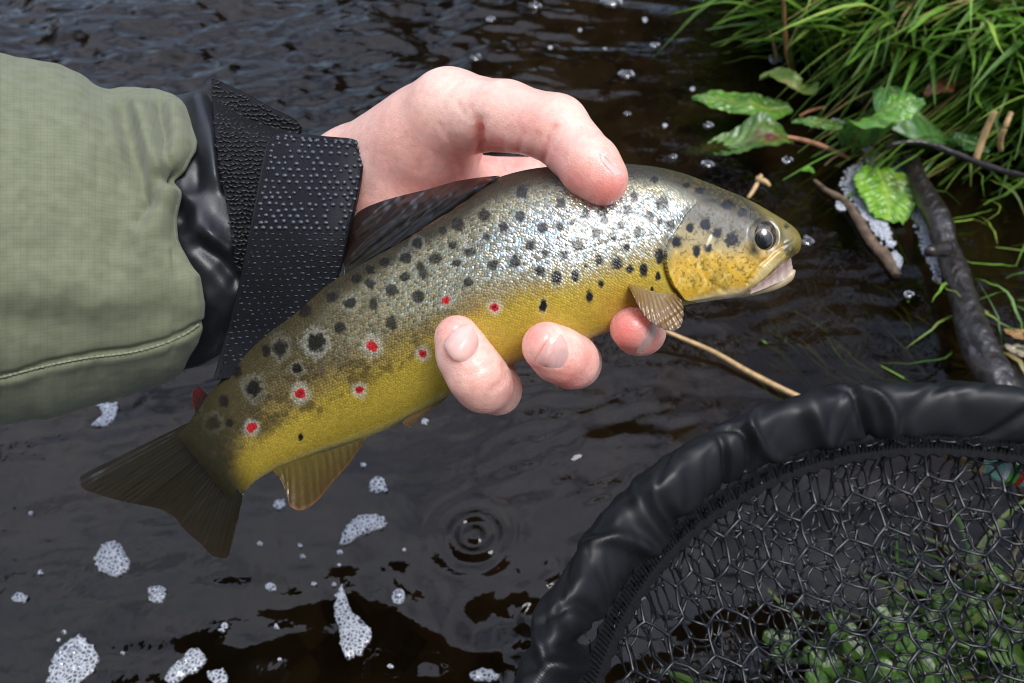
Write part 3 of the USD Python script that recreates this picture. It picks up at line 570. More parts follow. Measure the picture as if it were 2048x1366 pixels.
fin('mouth_lining', [(1580, 512), (1556, 534), (1530, 556), (1500, 578)], [(1586, 545), (1568, 558), (1540, 572), (1500, 588)], (dz(1580), dz(1500) - .006), (dz(1580), dz(1500) - .006), (0.20, 0.11, 0.08), (0.50, 0.37, 0.30), nu=30, nvv=50, ray=5)  # lining colour painted darker above and brighter below, as if lit
fin('tail_fin', [(376, 846), (412, 900), (452, 950), (486, 990)], [(160, 952), (162, 972), (200, 990), (250, 1004), (320, 1018), (347, 1033), (372, 1062), (402, 1088), (430, 1114), (448, 1117), (464, 1090)],
    (dz(360), dz(470)), (0.318, 0.296), (0.016, 0.014, 0.006), (0.030, 0.022, 0.010), nu=110, nvv=200, ray=30, edge=(0.035, 0.022, 0.012))
fin('dorsal_fin', [(985, 362), (920, 408), (830, 466), (750, 512), (690, 550)], [(1000, 352), (923, 361), (855, 379), (770, 401), (718, 424), (700, 450), (688, 505)],
    (dz(985) - .003, dz(690) - .003), (dz(985) + .003, dz(700) + 0.004), (0.006, 0.005, 0.004), (0.022, 0.010, 0.006), ray=14, bulge=0.002, rip=0.004, label='dark folded back fin with reddish rear edge')
fin('adipose_fin', [(414, 790), (392, 826)], [(400, 774), (385, 784), (385, 806)], (dz(420), dz(385)), (dz(400), dz(385)), (0.02, 0.01, 0.006), (0.11, 0.010, 0.009), nu=24, nvv=40, ray=6, label='small red tipped fin near the tail')
fin('anal_fin', [(543, 940), (600, 918), (660, 900), (728, 876)], [(560, 955), (573, 985), (580, 1012), (600, 1021), (628, 1008), (665, 965), (700, 925), (726, 884)],
    (dz(545) - .001, dz(728) - .001), (dz(570) - .004, dz(700) - .004), (0.12, 0.088, 0.018), (0.075, 0.042, 0.012), ray=13, edge=(0.16, 0.08, 0.03))
fin('pelvic_fin', [(905, 778), (890, 798), (872, 806)], [(812, 838), (806, 846), (822, 853)], (dz(900) - .002, dz(880) - .002), (dz(820) - .004, dz(820) - .004), (0.20, 0.13, 0.03), (0.13, 0.07, 0.03), nu=70, nvv=40, ray=6)
pecd = trout_near(1305, 575)
fin('pectoral_fin', [(1258, 569), (1290, 580), (1325, 588), (1352, 590)], [(1268, 592), (1284, 625), (1310, 650), (1342, 662), (1362, 652), (1367, 622), (1362, 600)],
    (pecd - .0012, pecd - .0008), (pecd - .006, pecd - .004), (0.24, 0.15, 0.05), (0.20, 0.095, 0.018), ray=12, bulge=0.001, edge=(0.10, 0.055, 0.03))

# ------------------------------------------------------------------ the person: hand, sleeve, cuff, strap
def surface_nets(F, org, h):
    S = F < 0
    nx, ny, nz = F.shape
    c = np.zeros((nx - 1, ny - 1, nz - 1), np.int8)
    for d in np.ndindex(2, 2, 2): c += S[d[0]:nx - 1 + d[0], d[1]:ny - 1 + d[1], d[2]:nz - 1 + d[2]]
    act = (c > 0) & (c < 8); I = np.argwhere(act); idx = np.full(act.shape, -1, int); idx[act] = np.arange(len(I))
    acc, cnt = np.zeros((len(I), 3)), np.zeros(len(I))
    cor = list(np.ndindex(2, 2, 2))
    for a in cor:
        for ax in range(3):
            if a[ax]: continue
            b = list(a); b[ax] = 1
            fa, fb_ = F[tuple((I + a).T)], F[tuple((I + b).T)]
            m = (fa < 0) != (fb_ < 0); t = np.where(m, fa / (fa - fb_ + 1e-30), 0)
            p = np.tile(np.array(a, float), (len(I), 1)); p[:, ax] = t
            acc[m] += p[m]; cnt[m] += 1
    v = (I + acc / cnt[:, None]) * h + org
    faces = []
    for ax in range(3):
        sl0, sl1 = [slice(None)] * 3, [slice(None)] * 3; sl0[ax] = slice(0, -1); sl1[ax] = slice(1, None)
        A, B = S[tuple(sl0)], S[tuple(sl1)]
        E = np.argwhere(A != B); o1, o2 = [(1, 2), (2, 0), (0, 1)][ax]
        ok = (E[:, o1] > 0) & (E[:, o2] > 0) & (E[:, o1] < F.shape[o1] - 1) & (E[:, o2] < F.shape[o2] - 1); E = E[ok]
        def cell(d1, d2):
            q = E.copy(); q[:, o1] -= d1; q[:, o2] -= d2; return idx[tuple(q.T)]
        q = np.stack([cell(1, 1), cell(0, 1), cell(0, 0), cell(1, 0)], 1)
        flip = ~A[tuple(E.T)]; q[flip] = q[flip][:, ::-1]; faces.append(q)
    return v, np.vstack(faces)

def caps(p, a, b, ra, rb):
    ab = b - a; t = np.clip(((p - a) @ ab) / (ab @ ab + 1e-12), 0, 1)
    return np.linalg.norm(p - a - t[..., None] * ab, axis=-1) - (ra + (rb - ra) * t)
def smin(a, b, k):
    h = np.clip(0.5 + 0.5 * (b - a) / k, 0, 1); return b + (a - b) * h - k * h * (1 - h)

def fd(x, y, r, press=0.8): return trout_near(x, y) - r * press * 0.2 / FX
TIP_T = fd(1203, 356, 52, .80)
thumb = [(792, 316, .262, 90), (900, 228, .236, 86), (1010, 232, .222, 66), (1112, 258, .213, 64), (1150, 300, .2095, 57), (1180, 333, TIP_T + .001, 58), (1206, 360, TIP_T, 51)]
ring = [(914, 676, fd(914, 676, 47, .85), 46), (928, 710, fd(914, 676, 47, .85) + .000, 53), (952, 748, .2075, 57), (968, 768, .210, 55), (994, 780, .219, 47), (975, 720, .245, 50), (930, 540, .268, 58)]
middle = [(1093, 693, fd(1093, 680, 50, .85), 50), (1118, 710, .2055, 54), (1142, 722, .2105, 53), (1150, 725, .222, 50), (1130, 690, .245, 54), (1045, 470, .272, 62)]
index = [(1262, 656, .2085, 43), (1276, 662, .214, 46), (1284, 664, .226, 44), (1255, 610, .248, 50), (1130, 430, .272, 64)]
little = [(800, 715, .270, 38), (835, 745, .262, 42), (872, 735, .256, 44), (850, 560, .268, 52)]
palm = [[(600, 440, .300, 100), (722, 363, .277, 99)], [(722, 363, .277, 99), (858, 290, .250, 106)], [(715, 400, .281, 100), (830, 420, .266, 104)], [(830, 420, .266, 104), (930, 430, .272, 78)],
        [(880, 400, .272, 86), (1085, 400, .283, 84)], [(830, 460, .272, 100), (1045, 470, .276, 66)], [(800, 470, .274, 92), (930, 540, .270, 60)], [(780, 480, .276, 86), (850, 560, .270, 54)]]
def J(q): return P(q[0], q[1], q[2]), q[3] * q[2] / FX
H = 0.0009
allp = np.array([J(q)[0] for q in thumb + ring + middle + index + little + [x for s in palm for x in s]])
lo, hi = allp.min(0) - .024, allp.max(0) + .024
gs = [np.arange(lo[k], hi[k], H) for k in range(3)]
GP = np.stack(np.meshgrid(*gs, indexing='ij'), -1).astype(np.float32)
def chain(ch, k):
    f = None
    for a, b in zip(ch[:-1], ch[1:]):
        (pa, ra), (pb, rb) = J(a), J(b)
        c = caps(GP, pa.astype(np.float32), pb.astype(np.float32), np.float32(ra), np.float32(rb)); f = c if f is None else smin(f, c, k)
    return f
Fh = None
for s in palm:
    c = chain(s, .003); Fh = c if Fh is None else smin(Fh, c, .010)
Fh = smin(Fh, chain(thumb, .0028), .0075)
for ch in (index, middle, ring, little): Fh = smin(Fh, chain(ch, .0022), .0045)
hv_, hf = surface_nets(Fh, lo, H); hf = tri(hf)
hm = trimesh.Trimesh(hv_, hf, process=False); trimesh.smoothing.filter_taubin(hm, iterations=6)
hv_ = np.array(hm.vertices); hn = vnormals(hv_, hf)
if hm.volume < 0: hf = hf[:, ::-1]; hn = -hn
hx, hy, hd_ = proj(hv_)
facing = np.clip(-((hv_ - CAM) / np.linalg.norm(hv_ - CAM, axis=1, keepdims=True) * hn).sum(1), 0, 1)
facing = ss(facing, 0.02, 0.3)
def groove(poly, w, amp, dmax=9): return -amp * np.exp(-(pd(hx, hy, poly) / w) ** 2) * (hd_ < dmax)
def bulge(x, y, r, amp, dmax=9): return amp * np.exp(-((hx - x) ** 2 + (hy - y) ** 2) / r ** 2) * (hd_ < dmax)
dh = groove([(1084, 332), (1088, 300), (1097, 272), (1108, 255)], 7, 0.9) + groove([(1070, 326), (1066, 296), (1074, 268)], 6, 0.35) + groove([(1036, 322), (1040, 290), (1050, 268)], 6, 0.35) + groove([(1008, 312), (1006, 285), (1014, 262)], 6, 0.3)
dh += groove([(957, 240), (954, 265), (958, 300)], 12, 0.9) + groove([(954, 262), (957, 290), (975, 304), (1000, 306)], 11, 1.6) + groove([(940, 215), (948, 240), (955, 270)], 7, 0.5) + groove([(915, 205), (925, 222), (938, 240)], 6, 0.3)
dh += groove([(958, 306), (962, 340), (955, 360)], 9, 0.6) + groove([(998, 306), (1012, 330), (1018, 345)], 6, 0.5)
dh += groove([(880, 250), (905, 290), (918, 330), (920, 350)], 6, 0.22) + groove([(735, 300), (745, 340), (735, 390)], 9, 0.3) + groove([(830, 280), (860, 300), (890, 330)], 5, 0.12)
dh += bulge(1020, 285, 26, .6) + bulge(1058, 296, 20, .5) + bulge(1150, 232, 30, .5) + bulge(880, 172, 40, 0.6)
dh += groove([(935, 748), (958, 742), (985, 725)], 8, .28) + groove([(1008, 728), (1012, 750), (1000, 768), (985, 780)], 7, .55) + groove([(1028, 745), (1018, 780), (995, 805)], 5, .18) + groove([(935, 765), (960, 758), (990, 742)], 5, .12) + bulge(1018, 770, 22, .35)
# a flat bed for each nail
NAILS = {'ring': [(888, 687), (900, 669), (918, 655), (936, 647), (950, 661), (957, 680), (956, 702), (944, 717), (926, 724), (908, 719), (895, 705)],
         'middle': [(1110, 659), (1124, 670), (1136, 690), (1137, 708), (1130, 726), (1116, 736), (1098, 735), (1080, 730), (1073, 722), (1084, 700), (1097, 678)],
         'index': [(1303, 637), (1314, 648), (1314, 662), (1306, 680), (1294, 696), (1280, 706), (1272, 703), (1286, 684), (1297, 660)],
         'thumb': [(1196, 300), (1208, 306), (1226, 325), (1243, 346), (1246, 352), (1236, 354), (1216, 337), (1202, 319)]}
for key, pg in NAILS.items():
    edge = pd(hx, hy, pg + pg[:1]); ins = pin(hx, hy, pg) & (hd_ < .232)
    dh += np.where(ins, -0.40 * ss(edge, 0, 7), 0.16 * np.exp(-(edge / 7) ** 2) * (hd_ < .232))
    if key in ('ring', 'middle'): dh += groove(pg[:4] if key == 'ring' else [pg[0], pg[-1], pg[-2], pg[-3]], 5, 0.5, .232)
dh *= facing * 0.001
dh += 0.00016 * (meshkit.fbm(hv_ * 260, 3, 81) - 0.5)
hv_ = hv_ + hn * dh[:, None]; hx, hy, hd_ = proj(hv_); dh_nail = np.zeros(len(hv_))
# skin colour: paler back and knuckles, redder finger pads and folds
hn1, hn2 = meshkit.fbm(hv_ * 90, 3, 82), meshkit.fbm(hv_ * 300, 3, 83)
red_ = np.zeros(len(hv_))
for x, y, r, a in [(1222, 385, 60, .75), (1150, 370, 60, .5), (1110, 310, 40, .4), (975, 300, 40, .55), (1030, 330, 40, .55), (860, 390, 120, .35), (720, 420, 80, .3), (905, 655, 40, .6), (960, 745, 45, .35), (1010, 800, 45, .25), (1070, 665, 38, .65), (1140, 760, 50, .55), (1175, 720, 40, .4), (1255, 655, 60, 1.0), (1300, 690, 40, .7), (1060, 270, 50, .25)]:
    red_ = np.maximum(red_, a * np.exp(-((hx - x) ** 2 + (hy - y) ** 2) / r ** 2))
red_ = np.clip(red_ + 0.25 * (hn1 - 0.45), 0, 1)
hc = np.tile([0.80, 0.485, 0.405], (len(hv_), 1)); hc = mixc(hc, [0.76, 0.20, 0.165], red_)
hc = mixc(hc, [0.74, 0.57, 0.48], np.clip(np.exp(-(np.hypot(hx - 905, hy - 185) / 70) ** 2) + .8 * np.exp(-(np.hypot(hx - 1150, hy - 255) / 45) ** 2), 0, 1) * .6)
hc *= (0.93 + 0.14 * hn2)[:, None]
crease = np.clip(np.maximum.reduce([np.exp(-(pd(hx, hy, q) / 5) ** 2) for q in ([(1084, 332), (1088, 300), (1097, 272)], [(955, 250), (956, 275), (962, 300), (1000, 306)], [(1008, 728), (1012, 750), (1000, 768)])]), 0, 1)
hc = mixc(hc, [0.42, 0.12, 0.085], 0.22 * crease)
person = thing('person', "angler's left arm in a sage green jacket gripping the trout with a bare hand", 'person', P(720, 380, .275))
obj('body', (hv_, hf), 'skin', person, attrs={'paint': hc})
hnear = (hd_ < .232) & (facing > .02); hk_tree = cKDTree(np.stack([hx[hnear], hy[hnear]], -1)); hk_d = hd_[hnear]
for key, pg in NAILS.items():
    o = spl(np.array(pg + pg[:1], float), 61)[:-1]; c = o.mean(0); rings_ = np.array([0, .3, .55, .75, .88, .96, 1.0])
    q = c + (o - c)[None] * rings_[:, None, None]
    inn_ = hnear & pin(hx, hy, pg); A = lambda x, y: np.stack([np.ones_like(x), x, y, x * x, x * y, y * y], -1)
    xs_, ys_ = (hx[inn_] - c[0]) / 30, (hy[inn_] - c[1]) / 30; co_, *_r = np.linalg.lstsq(A(xs_, ys_), hd_[inn_] - dh_nail[inn_], rcond=None)
    resid = hd_[inn_] - A(xs_, ys_) @ co_
    dn_ = A((q[..., 0] - c[0]) / 30, (q[..., 1] - c[1]) / 30) @ co_ + min(0, np.percentile(resid, 4)) - 0.00016 + 0.0006 * (rings_ ** 8)[:, None]
    obj('fingernail', slab(P(q[..., 0], q[..., 1], dn_), 0.0003) if False else (P(q[..., 0], q[..., 1], dn_).reshape(-1, 3), gridf(7, 60, True)), 'nail', person)

def loft(pairs, n, m, depth, wr_, th0=0.0):
    a = np.array([p[0] for p in pairs], float); b = np.array([p[1] for p in pairs], float)
    s = np.r_[0, np.cumsum(np.linalg.norm(np.diff((a + b) / 2, axis=0), axis=1))]
    q = np.linspace(0, s[-1], n); a, b = PchipInterpolator(s, a)(q), PchipInterpolator(s, b)(q)
    d, w = PchipInterpolator(s, depth)(q), PchipInterpolator(s, wr_)(q)
    t = np.linspace(0, 2 * np.pi, m, endpoint=False)
    c, h = (a + b) / 2, (a - b) / 2
    return c[:, None, 0] + h[:, None, 0] * np.cos(t), c[:, None, 1] + h[:, None, 1] * np.cos(t), d[:, None] - (w * np.linalg.norm(h, axis=1) * d / FX)[:, None] * np.sin(t), t

# jacket sleeve: outline pairs from the elbow to the cuff
SL = [((-900, 40), (-900, 1150)), ((-500, 60), (-500, 1010)), ((-200, 78), (-200, 905)), ((0, 109), (0, 851)), ((110, 136), (150, 822)), ((190, 163), (240, 800)), ((240, 180), (300, 785)), ((290, 174), (335, 776)), ((330, 178), (352, 768)), ((362, 198), (362, 762))]
NSL, MSL = 420, 420
sx_, sy_, sd_, st_ = loft(SL, NSL, MSL, [.20, .235, .258, .274, .281, .285, .287, .288, .289, .290], [.72] * 10)
cuffx = np.interp(sy_, [170, 190, 215, 240, 280, 300, 330, 380, 430, 480, 520, 560, 610, 690, 740, 775], [322, 352, 374, 384, 391, 388, 370, 350, 345, 352, 372, 394, 406, 392, 368, 340])
wgt = ss(sx_, 120, 350) * 1.0
endx = sx_[-1][None, :]
sx_ = sx_ + (cuffx - 362) * ss(np.linspace(0, 1, NSL)[:, None], 0.72, 1.0) * np.ones_like(sx_)
V0 = P(sx_, sy_, sd_); Fs = gridf(NSL, MSL, True); Ns = vnormals(V0.reshape(-1, 3), Fs).reshape(V0.shape)
if Ns[NSL // 2, MSL // 4] @ FO > 0: Ns = -Ns; Fs = Fs[:, ::-1]
R_ = lambda poly, w: np.exp(-(pd(sx_, sy_, poly) / w) ** 2)
rs = 3.0 * R_([(282, 225), (298, 270), (312, 320), (318, 380)], 26) - 2.6 * R_([(248, 225), (262, 270), (274, 330), (288, 400)], 18) + 2.4 * R_([(345, 230), (352, 280), (336, 330)], 24) - 2.8 * R_([(318, 215), (328, 270), (330, 320), (346, 352)], 14)
rs += -2.4 * R_([(350, 356), (318, 366), (296, 410), (280, 440)], 16) + 2.2 * R_([(330, 400), (290, 470), (270, 520)], 34) + 1.2 * R_([(120, 150), (180, 300), (230, 420)], 60) - 0.9 * R_([(190, 190), (225, 300), (240, 420), (240, 540)], 40)
rs += 1.3 * R_([(60, 560), (200, 600), (330, 590)], 60) - 1.0 * R_([(0, 640), (180, 655), (330, 620)], 40) + 0.9 * R_([(385, 560), (398, 640)], 16)
rs += 1.7 * (n2(sx_, sy_, 170, 91, 2) - 0.5) + 0.7 * (n2(sx_ * 1.4, sy_ * .8, 45, 92, 2) - 0.5)
SEAM = [(-300, 810), (0, 752), (100, 727), (180, 712), (260, 702), (330, 683), (372, 664), (398, 645)]
rs += -0.9 * R_(SEAM, 6) + 0.5 * R_([(x, y + 14) for x, y in SEAM], 12)
rs += -0.35 * R_([(345, 500), (352, 600), (345, 700)], 5)
V1 = V0 + Ns * (rs * 0.0016)[..., None]
# turn the cuff edge in
inn = []
ctr = V1[-1].mean(0)
for k, (sh, back) in enumerate([(0.985, -0.0008), (0.95, 0.0), (0.93, 0.006), (0.90, 0.02)]):
    inn.append(ctr + (V1[-1] - ctr) * sh - RI * back)
V1 = np.concatenate([V1, np.array(inn)]); Fs = gridf(NSL + 4, MSL, True)
if vnormals(V1.reshape(-1, 3), Fs).reshape(V1.shape)[NSL // 2, MSL // 4] @ FO > 0: Fs = Fs[:, ::-1]
SXA = np.concatenate([sx_, np.repeat(sx_[-1:], 4, 0)]); LA = (st_[None] * 22 + 0 * SXA)
slv = np.stack([SXA / 13.5, LA * 2.0, 0 * SXA], -1)
obj('jacket_sleeve', (V1.reshape(-1, 3), Fs), 'jacket_cloth', person, attrs={'suv': slv.reshape(-1, 3)})
slv_near = np.zeros(V1.shape[:2], bool); slv_near[:, 1:MSL // 2] = True; slv_near[NSL:] = False
sl_tree = cKDTree(np.stack([sx_.ravel()[slv_near[:NSL].ravel()], sy_.ravel()[slv_near[:NSL].ravel()]], -1)); sl_d = ((V1[:NSL] - CAM) @ FO)[slv_near[:NSL]]
def dnear(tree_, dd, x, y, k=4):
    x, y = np.broadcast_arrays(x, y); _, i = tree_.query(np.stack([x.ravel(), y.ravel()], -1), k=k); return dd[i].mean(-1).reshape(x.shape)
sp_ = spl(SEAM, 240); sdm = dnear(sl_tree, sl_d, sp_[:, 0], sp_[:, 1]) - .0002
obj('sleeve_seam', tube(P(sp_[:, 0], sp_[:, 1] + 3, sdm), 0.00042 + 0.00016 * np.sin(np.arange(240) * 1.7), 6), 'seam_thread', person)

# black neoprene cuff between the sleeve and the wrist
CU = [((250, 215), (250, 740)), ((330, 196), (330, 745)), ((395, 190), (390, 735)), ((440, 214), (430, 715)), ((520, 252), (500, 660)), ((600, 274), (580, 600)), ((655, 262), (650, 545)), ((676, 262), (690, 520))]
cxx, cyy, cdd, cth = loft(CU, 260, 260, [.292, .291, .290, .288, .284, .279, .2755, .274], [.66] * 8)
V0 = P(cxx, cyy, cdd); Fc = gridf(260, 260, True); Nc = vnormals(V0.reshape(-1, 3), Fc).reshape(V0.shape)
if Nc[130, 65] @ FO > 0: Nc = -Nc; Fc = Fc[:, ::-1]
R_ = lambda poly, w: np.exp(-(pd(cxx, cyy, poly) / w) ** 2)
rc_ = 2.6 * R_([(400, 210), (425, 280), (432, 350)], 22) - 2.2 * R_([(395, 330), (385, 400), (365, 440)], 20) + 2.8 * R_([(380, 400), (400, 450), (430, 470)], 22) - 2.6 * R_([(400, 490), (440, 520), (470, 560)], 18) + 1.6 * R_([(420, 470), (455, 500)], 12) - 1.5 * R_([(415, 180), (432, 250), (450, 380)], 9) + 2.2 * (n2(cxx, cyy, 60, 95, 2) - .5)
V1 = V0 + Nc * (rc_ * .001)[..., None]
ctr = V1[-1].mean(0); V1 = np.concatenate([V1, [ctr + (V1[-1] - ctr) * .93, ctr + (V1[-1] - ctr) * .86 - RI * .012]])
Fc = gridf(262, 260, True)
if vnormals(V1.reshape(-1, 3), Fc).reshape(V1.shape)[130, 65] @ FO > 0: Fc = Fc[:, ::-1]
obj('neoprene_cuff', (V1.reshape(-1, 3), Fc), 'neoprene', person)
cn_ = np.zeros((260, 260), bool); cn_[:, 2:128] = True
cu_tree = cKDTree(np.stack([cxx[cn_], cyy[cn_]], -1)); cu_d = ((V1[:260] - CAM) @ FO)[cn_]
def strip(left, right, n, m, dfun, t):
    L, Rr = spl(left, n), spl(right, n); u = np.linspace(0, 1, m)[None, :, None]
    Q = L[:, None] * (1 - u) + Rr[:, None] * u
    return slab(P(Q[..., 0], Q[..., 1], dfun(Q[..., 0], Q[..., 1])), t), Q
from scipy.ndimage import gaussian_filter
lf = lambda x, y: gaussian_filter(dnear(cu_tree, cu_d, x, y, 12), 3) - .0020 + .006 * ss(235 - y, 0, 90)
(lv, lff), LQ = strip([(424, 160), (428, 240), (441, 340), (458, 430), (474, 540)], [(434, 161), (492, 190), (548, 220), (597, 246), (603, 257), (578, 300), (548, 400), (530, 560)], 130, 60, lf, .0014)
lpatch = obj('loop_patch', (lv, lff), 'loop_cloth', person, label='fuzzy black hook and loop patch with raised corner')
parts = []; r = np.random.default_rng(5)
for yy in np.arange(164, 545, 9.0):
    for xx in np.arange(426, 606, 10.0):
        x, y = xx + r.normal(0, 1.5) + (5 if int(yy / 9) % 2 else 0), yy + r.normal(0, 1.2)
        if not pin(np.array([x]), np.array([y]), [(426, 162), (432, 162), (604, 250), (575, 300), (545, 400), (530, 560), (474, 540), (458, 430), (441, 340), (428, 240)])[0]: continue
        d0 = float(lf(np.array([[x]]), np.array([[y]]))[0, 0]) - .0010; a = r.uniform(-.5, .5); w = r.uniform(4, 6.5)
        tq = np.linspace(0, np.pi, 6); px_, py_ = x + w * np.cos(tq) * math.cos(a), y + w * np.cos(tq) * math.sin(a) + 2.5 * np.sin(tq)
        parts.append(tube(P(px_, py_, d0 - .0009 * np.sin(tq)), .00028, 4, False))
obj('loop_pile', joinm(parts), 'loop_thread', lpatch, kind='stuff')
TABL, TABR = [(566, 268), (545, 276), (536, 296), (526, 345), (512, 420), (492, 520), (470, 610), (428, 760)], [(696, 279), (722, 290), (730, 314), (724, 350), (712, 412), (697, 470), (684, 530), (600, 740)]
def tf(x, y):
    u = (x - 540 + (y - 280) * 0.20) / 190
    return 0.2560 - .0045 * np.sin(np.pi * np.clip((y - 240) / 420, 0, 1)) - .0022 * np.sin(np.pi * np.clip(u, 0, 1)) + .010 * ss(y, 430, 760) + .004 * ss(600 - x, 0, 160) - .006 * ss(x + .25 * (y - 300), 590, 720) + 0.0008 * (n2(x, y, 70, 97, 2) - .5)
(tv, tff), TQ = strip(TABL, TABR, 170, 60, tf, .0022)
tab = obj('strap_tab', (tv, tff), 'hook_cloth', person, label='black wrist strap tab with rounded end and moulded hooks')
parts = []; ico = trimesh.creation.icosphere(1, 1.0)
for i, u in enumerate(np.linspace(0.03, .93, 40)):
    k = int(u * 169); l, rr_ = TQ[k, 0], TQ[k, -1]; wdt = np.linalg.norm(rr_ - l); n = int(wdt / 15.5)
    for j in range(n):
        if r.random() < .08: continue
        f = (j + .5 + .5 * (i % 2) - .25 + r.normal(0, .10)) / n
        q = l + (rr_ - l) * np.clip(f, .04, .96) + r.normal(0, 1.0, 2); s = r.uniform(.75, 1.1) * (0.00070 if u < .42 else 0.00036)
        d0 = float(tf(q[0], q[1])) - .0014
        e = [s * r.uniform(.9, 1.25), s, s * .8] if u < .42 else [s * r.uniform(1.4, 2.2), s * .6, s * .6]
        parts.append((ico.vertices * e + P(q[0], q[1], d0), ico.faces))
obj('hook', joinm(parts), 'hook_plastic', tab, kind='stuff')
# stitched rim of the tab
rim = spl([(TABL[-1][0] + 8, TABL[-1][1])] + [(x + 8, y + 6) for x, y in TABL[::-1][1:]] + [(x - 8, y + 7) for x, y in TABR], 300)
obj('strap_stitching', tube(P(rim[:, 0], rim[:, 1], tf(rim[:, 0], rim[:, 1]) - .0012), 0.00022 + .00016 * (np.sin(np.arange(300) * 1.3) > 0), 5), 'hook_cloth', tab)
# the rest of the jacket, out of the picture behind the camera: upper sleeve, shoulders, back
sh = [J((-850, 600, .21, 300))[0], np.array([-.34, -.22, .42]), np.array([-.25, -.50, .62])]
jk = [tube(spl(sh, 14), np.linspace(.062, .10, 14), 20), tube(spl([(-.25, -.50, .62), (-.1, -.52, .66), (.1, -.52, .66), (.25, -.50, .62)], 12), .10, 20), tube(spl([(.25, -.50, .62), (.36, -.30, .45), (.22, -.16, .36)], 12), np.linspace(.10, .05, 12), 18)]
tor = []
for zz, rx, ry, yo in [(-.25, .21, .15, -.60), (.0, .22, .16, -.60), (.25, .22, .15, -.58), (.45, .25, .14, -.55), (.6, .24, .12, -.52), (.68, .12, .10, -.51), (.74, .08, .08, -.50)]:
    a = np.linspace(0, 2 * np.pi, 28, endpoint=False); tor.append(np.stack([rx * np.cos(a), yo + ry * np.sin(a), zz + 0 * a], -1))
jk.append((np.array(tor).reshape(-1, 3), gridf(7, 28, True)))
obj('jacket', joinm(jk), 'wader_cloth', person)

# ------------------------------------------------------------------ landing net
NC, NRX, NRY, NZ = np.array([0.178, 0.040]), 0.1765, 0.1635, 0.130
def rim_pt(a, rx=NRX, ry=NRY, z=NZ): return np.stack([NC[0] + rx * np.cos(a), NC[1] + ry * np.sin(a), z + 0 * a], -1)
net = thing('landing_net', 'black landing net with fabric covered hoop and rubber mesh bag', 'landing net', (NC[0], NC[1], NZ))
nu_, nv_ = 900, 48
A_, T_ = np.meshgrid(np.linspace(0, 2 * np.pi, nu_, endpoint=False), np.linspace(0, 2 * np.pi, nv_, endpoint=False), indexing='ij')
rad_dir = np.stack([np.cos(A_) * NRY, np.sin(A_) * NRX, 0 * A_], -1); rad_dir /= np.linalg.norm(rad_dir, axis=-1, keepdims=True)
s_arc = A_ * 0.17
# a loose sleeve: round over the hoop, hanging to a hem on the inner side
r0 = 0.0068 + 0.0012 * (n2(s_arc, 0 * A_, 0.03, 101, 2) - .5)
fold = np.zeros_like(A_)
rg = np.random.default_rng(12)
for k in range(34):
    a0 = rg.uniform(0, 2 * np.pi) if k > 11 else [1.55, 1.72, 1.95, 2.12, 2.25, 2.48, 2.62, 2.75, 2.95, 3.1, 1.38, 2.36][k]; tw_ = rg.uniform(-.35, .35); w = rg.uniform(.010, .026); am = rg.uniform(.0016, .0042) * rg.choice([1, -1], p=[.55, .45])
    da = (A_ - a0 - tw_ * np.sin(T_ * 1.0 + rg.uniform(0, 6)) * .35 + np.pi) % (2 * np.pi) - np.pi
    fold += 0.85 * am * np.exp(-(da / w) ** 2) * (0.35 + 0.65 * np.sin(T_ / 2 + rg.uniform(-.5, .5)) ** 2)
fold += 0.0024 * (n2(s_arc + .006 * T_, T_ * .010, 0.018, 102, 3) - .5) + .0022 * (np.abs(n2(s_arc - .008 * T_, T_ * .008, 0.012, 103, 2) - .5) - .1)
rr_ = r0 + fold
inner = np.maximum(0, -np.cos(T_)) ** 3
ext_in = inner * (0.006 + 0.006 * (n2(s_arc, 0 * A_, .05, 104, 2) - .5))
HP = rim_pt(A_) + rad_dir * (rr_ * np.cos(T_) * 1.12 - ext_in)[..., None] + np.array([0, 0, 1.0]) * (rr_ * np.sin(T_) - inner * 0.010)[..., None]
hfaces = gridf(nu_, nv_, True); i_ = np.arange(nv_); hfaces = np.vstack([hfaces, np.stack([(nu_ - 1) * nv_ + i_, i_, (i_ + 1) % nv_, (nu_ - 1) * nv_ + (i_ + 1) % nv_], -1)])
if vnormals(HP.reshape(-1, 3), hfaces).reshape(HP.shape)[0, nv_ // 4, 2] < 0: hfaces = hfaces[:, ::-1]
obj('hoop_sleeve', (HP.reshape(-1, 3), hfaces), 'net_fabric', net)
# stitched tape at the inner edge
ta = np.linspace(0, 2 * np.pi, 700); IN = 0.0170
def tape_c(a): return rim_pt(a, NRX - IN, NRY - IN, NZ - .0115) + np.stack([0 * a, 0 * a, .0016 * (n2(a * .17, 0 * a, .03, 105, 2) - .5)], -1)
tpa = tape_c(ta); rd = np.stack([np.cos(ta) * NRY, np.sin(ta) * NRX, 0 * ta], -1); rd /= np.linalg.norm(rd, axis=-1, keepdims=True)
TG = np.stack([tpa + rd * (o + .0006 * np.sin(ta * 140 + o * 900))[:, None] + np.array([0, 0, 1.0]) * (zz + .0003 * np.cos(ta * 260 + o * 500))[:, None] for o, zz in [(.0040, .0016), (.0015, .0008), (-.0015, -.0003), (-.0045, -.0012)]], 1)
tape = obj('hem_tape', slab(TG, .0012), 'net_tape', net)
st_parts = []
for k in range(560):
    a = k / 560 * 2 * np.pi; a2 = a + .0062
    c = tape_c(np.array([a, a2])); d = rd[int(a / (2 * np.pi) * 699)]
    st_parts.append(tube(np.array([c[0] + d * .0024 + [0, 0, .0032], c[0] * .5 + c[1] * .5 + [0, 0, .0026], c[1] - d * .0018 + [0, 0, .0010]]), .00030, 4, False))
obj('stitching', joinm(st_parts), 'net_tape', tape, kind='stuff')
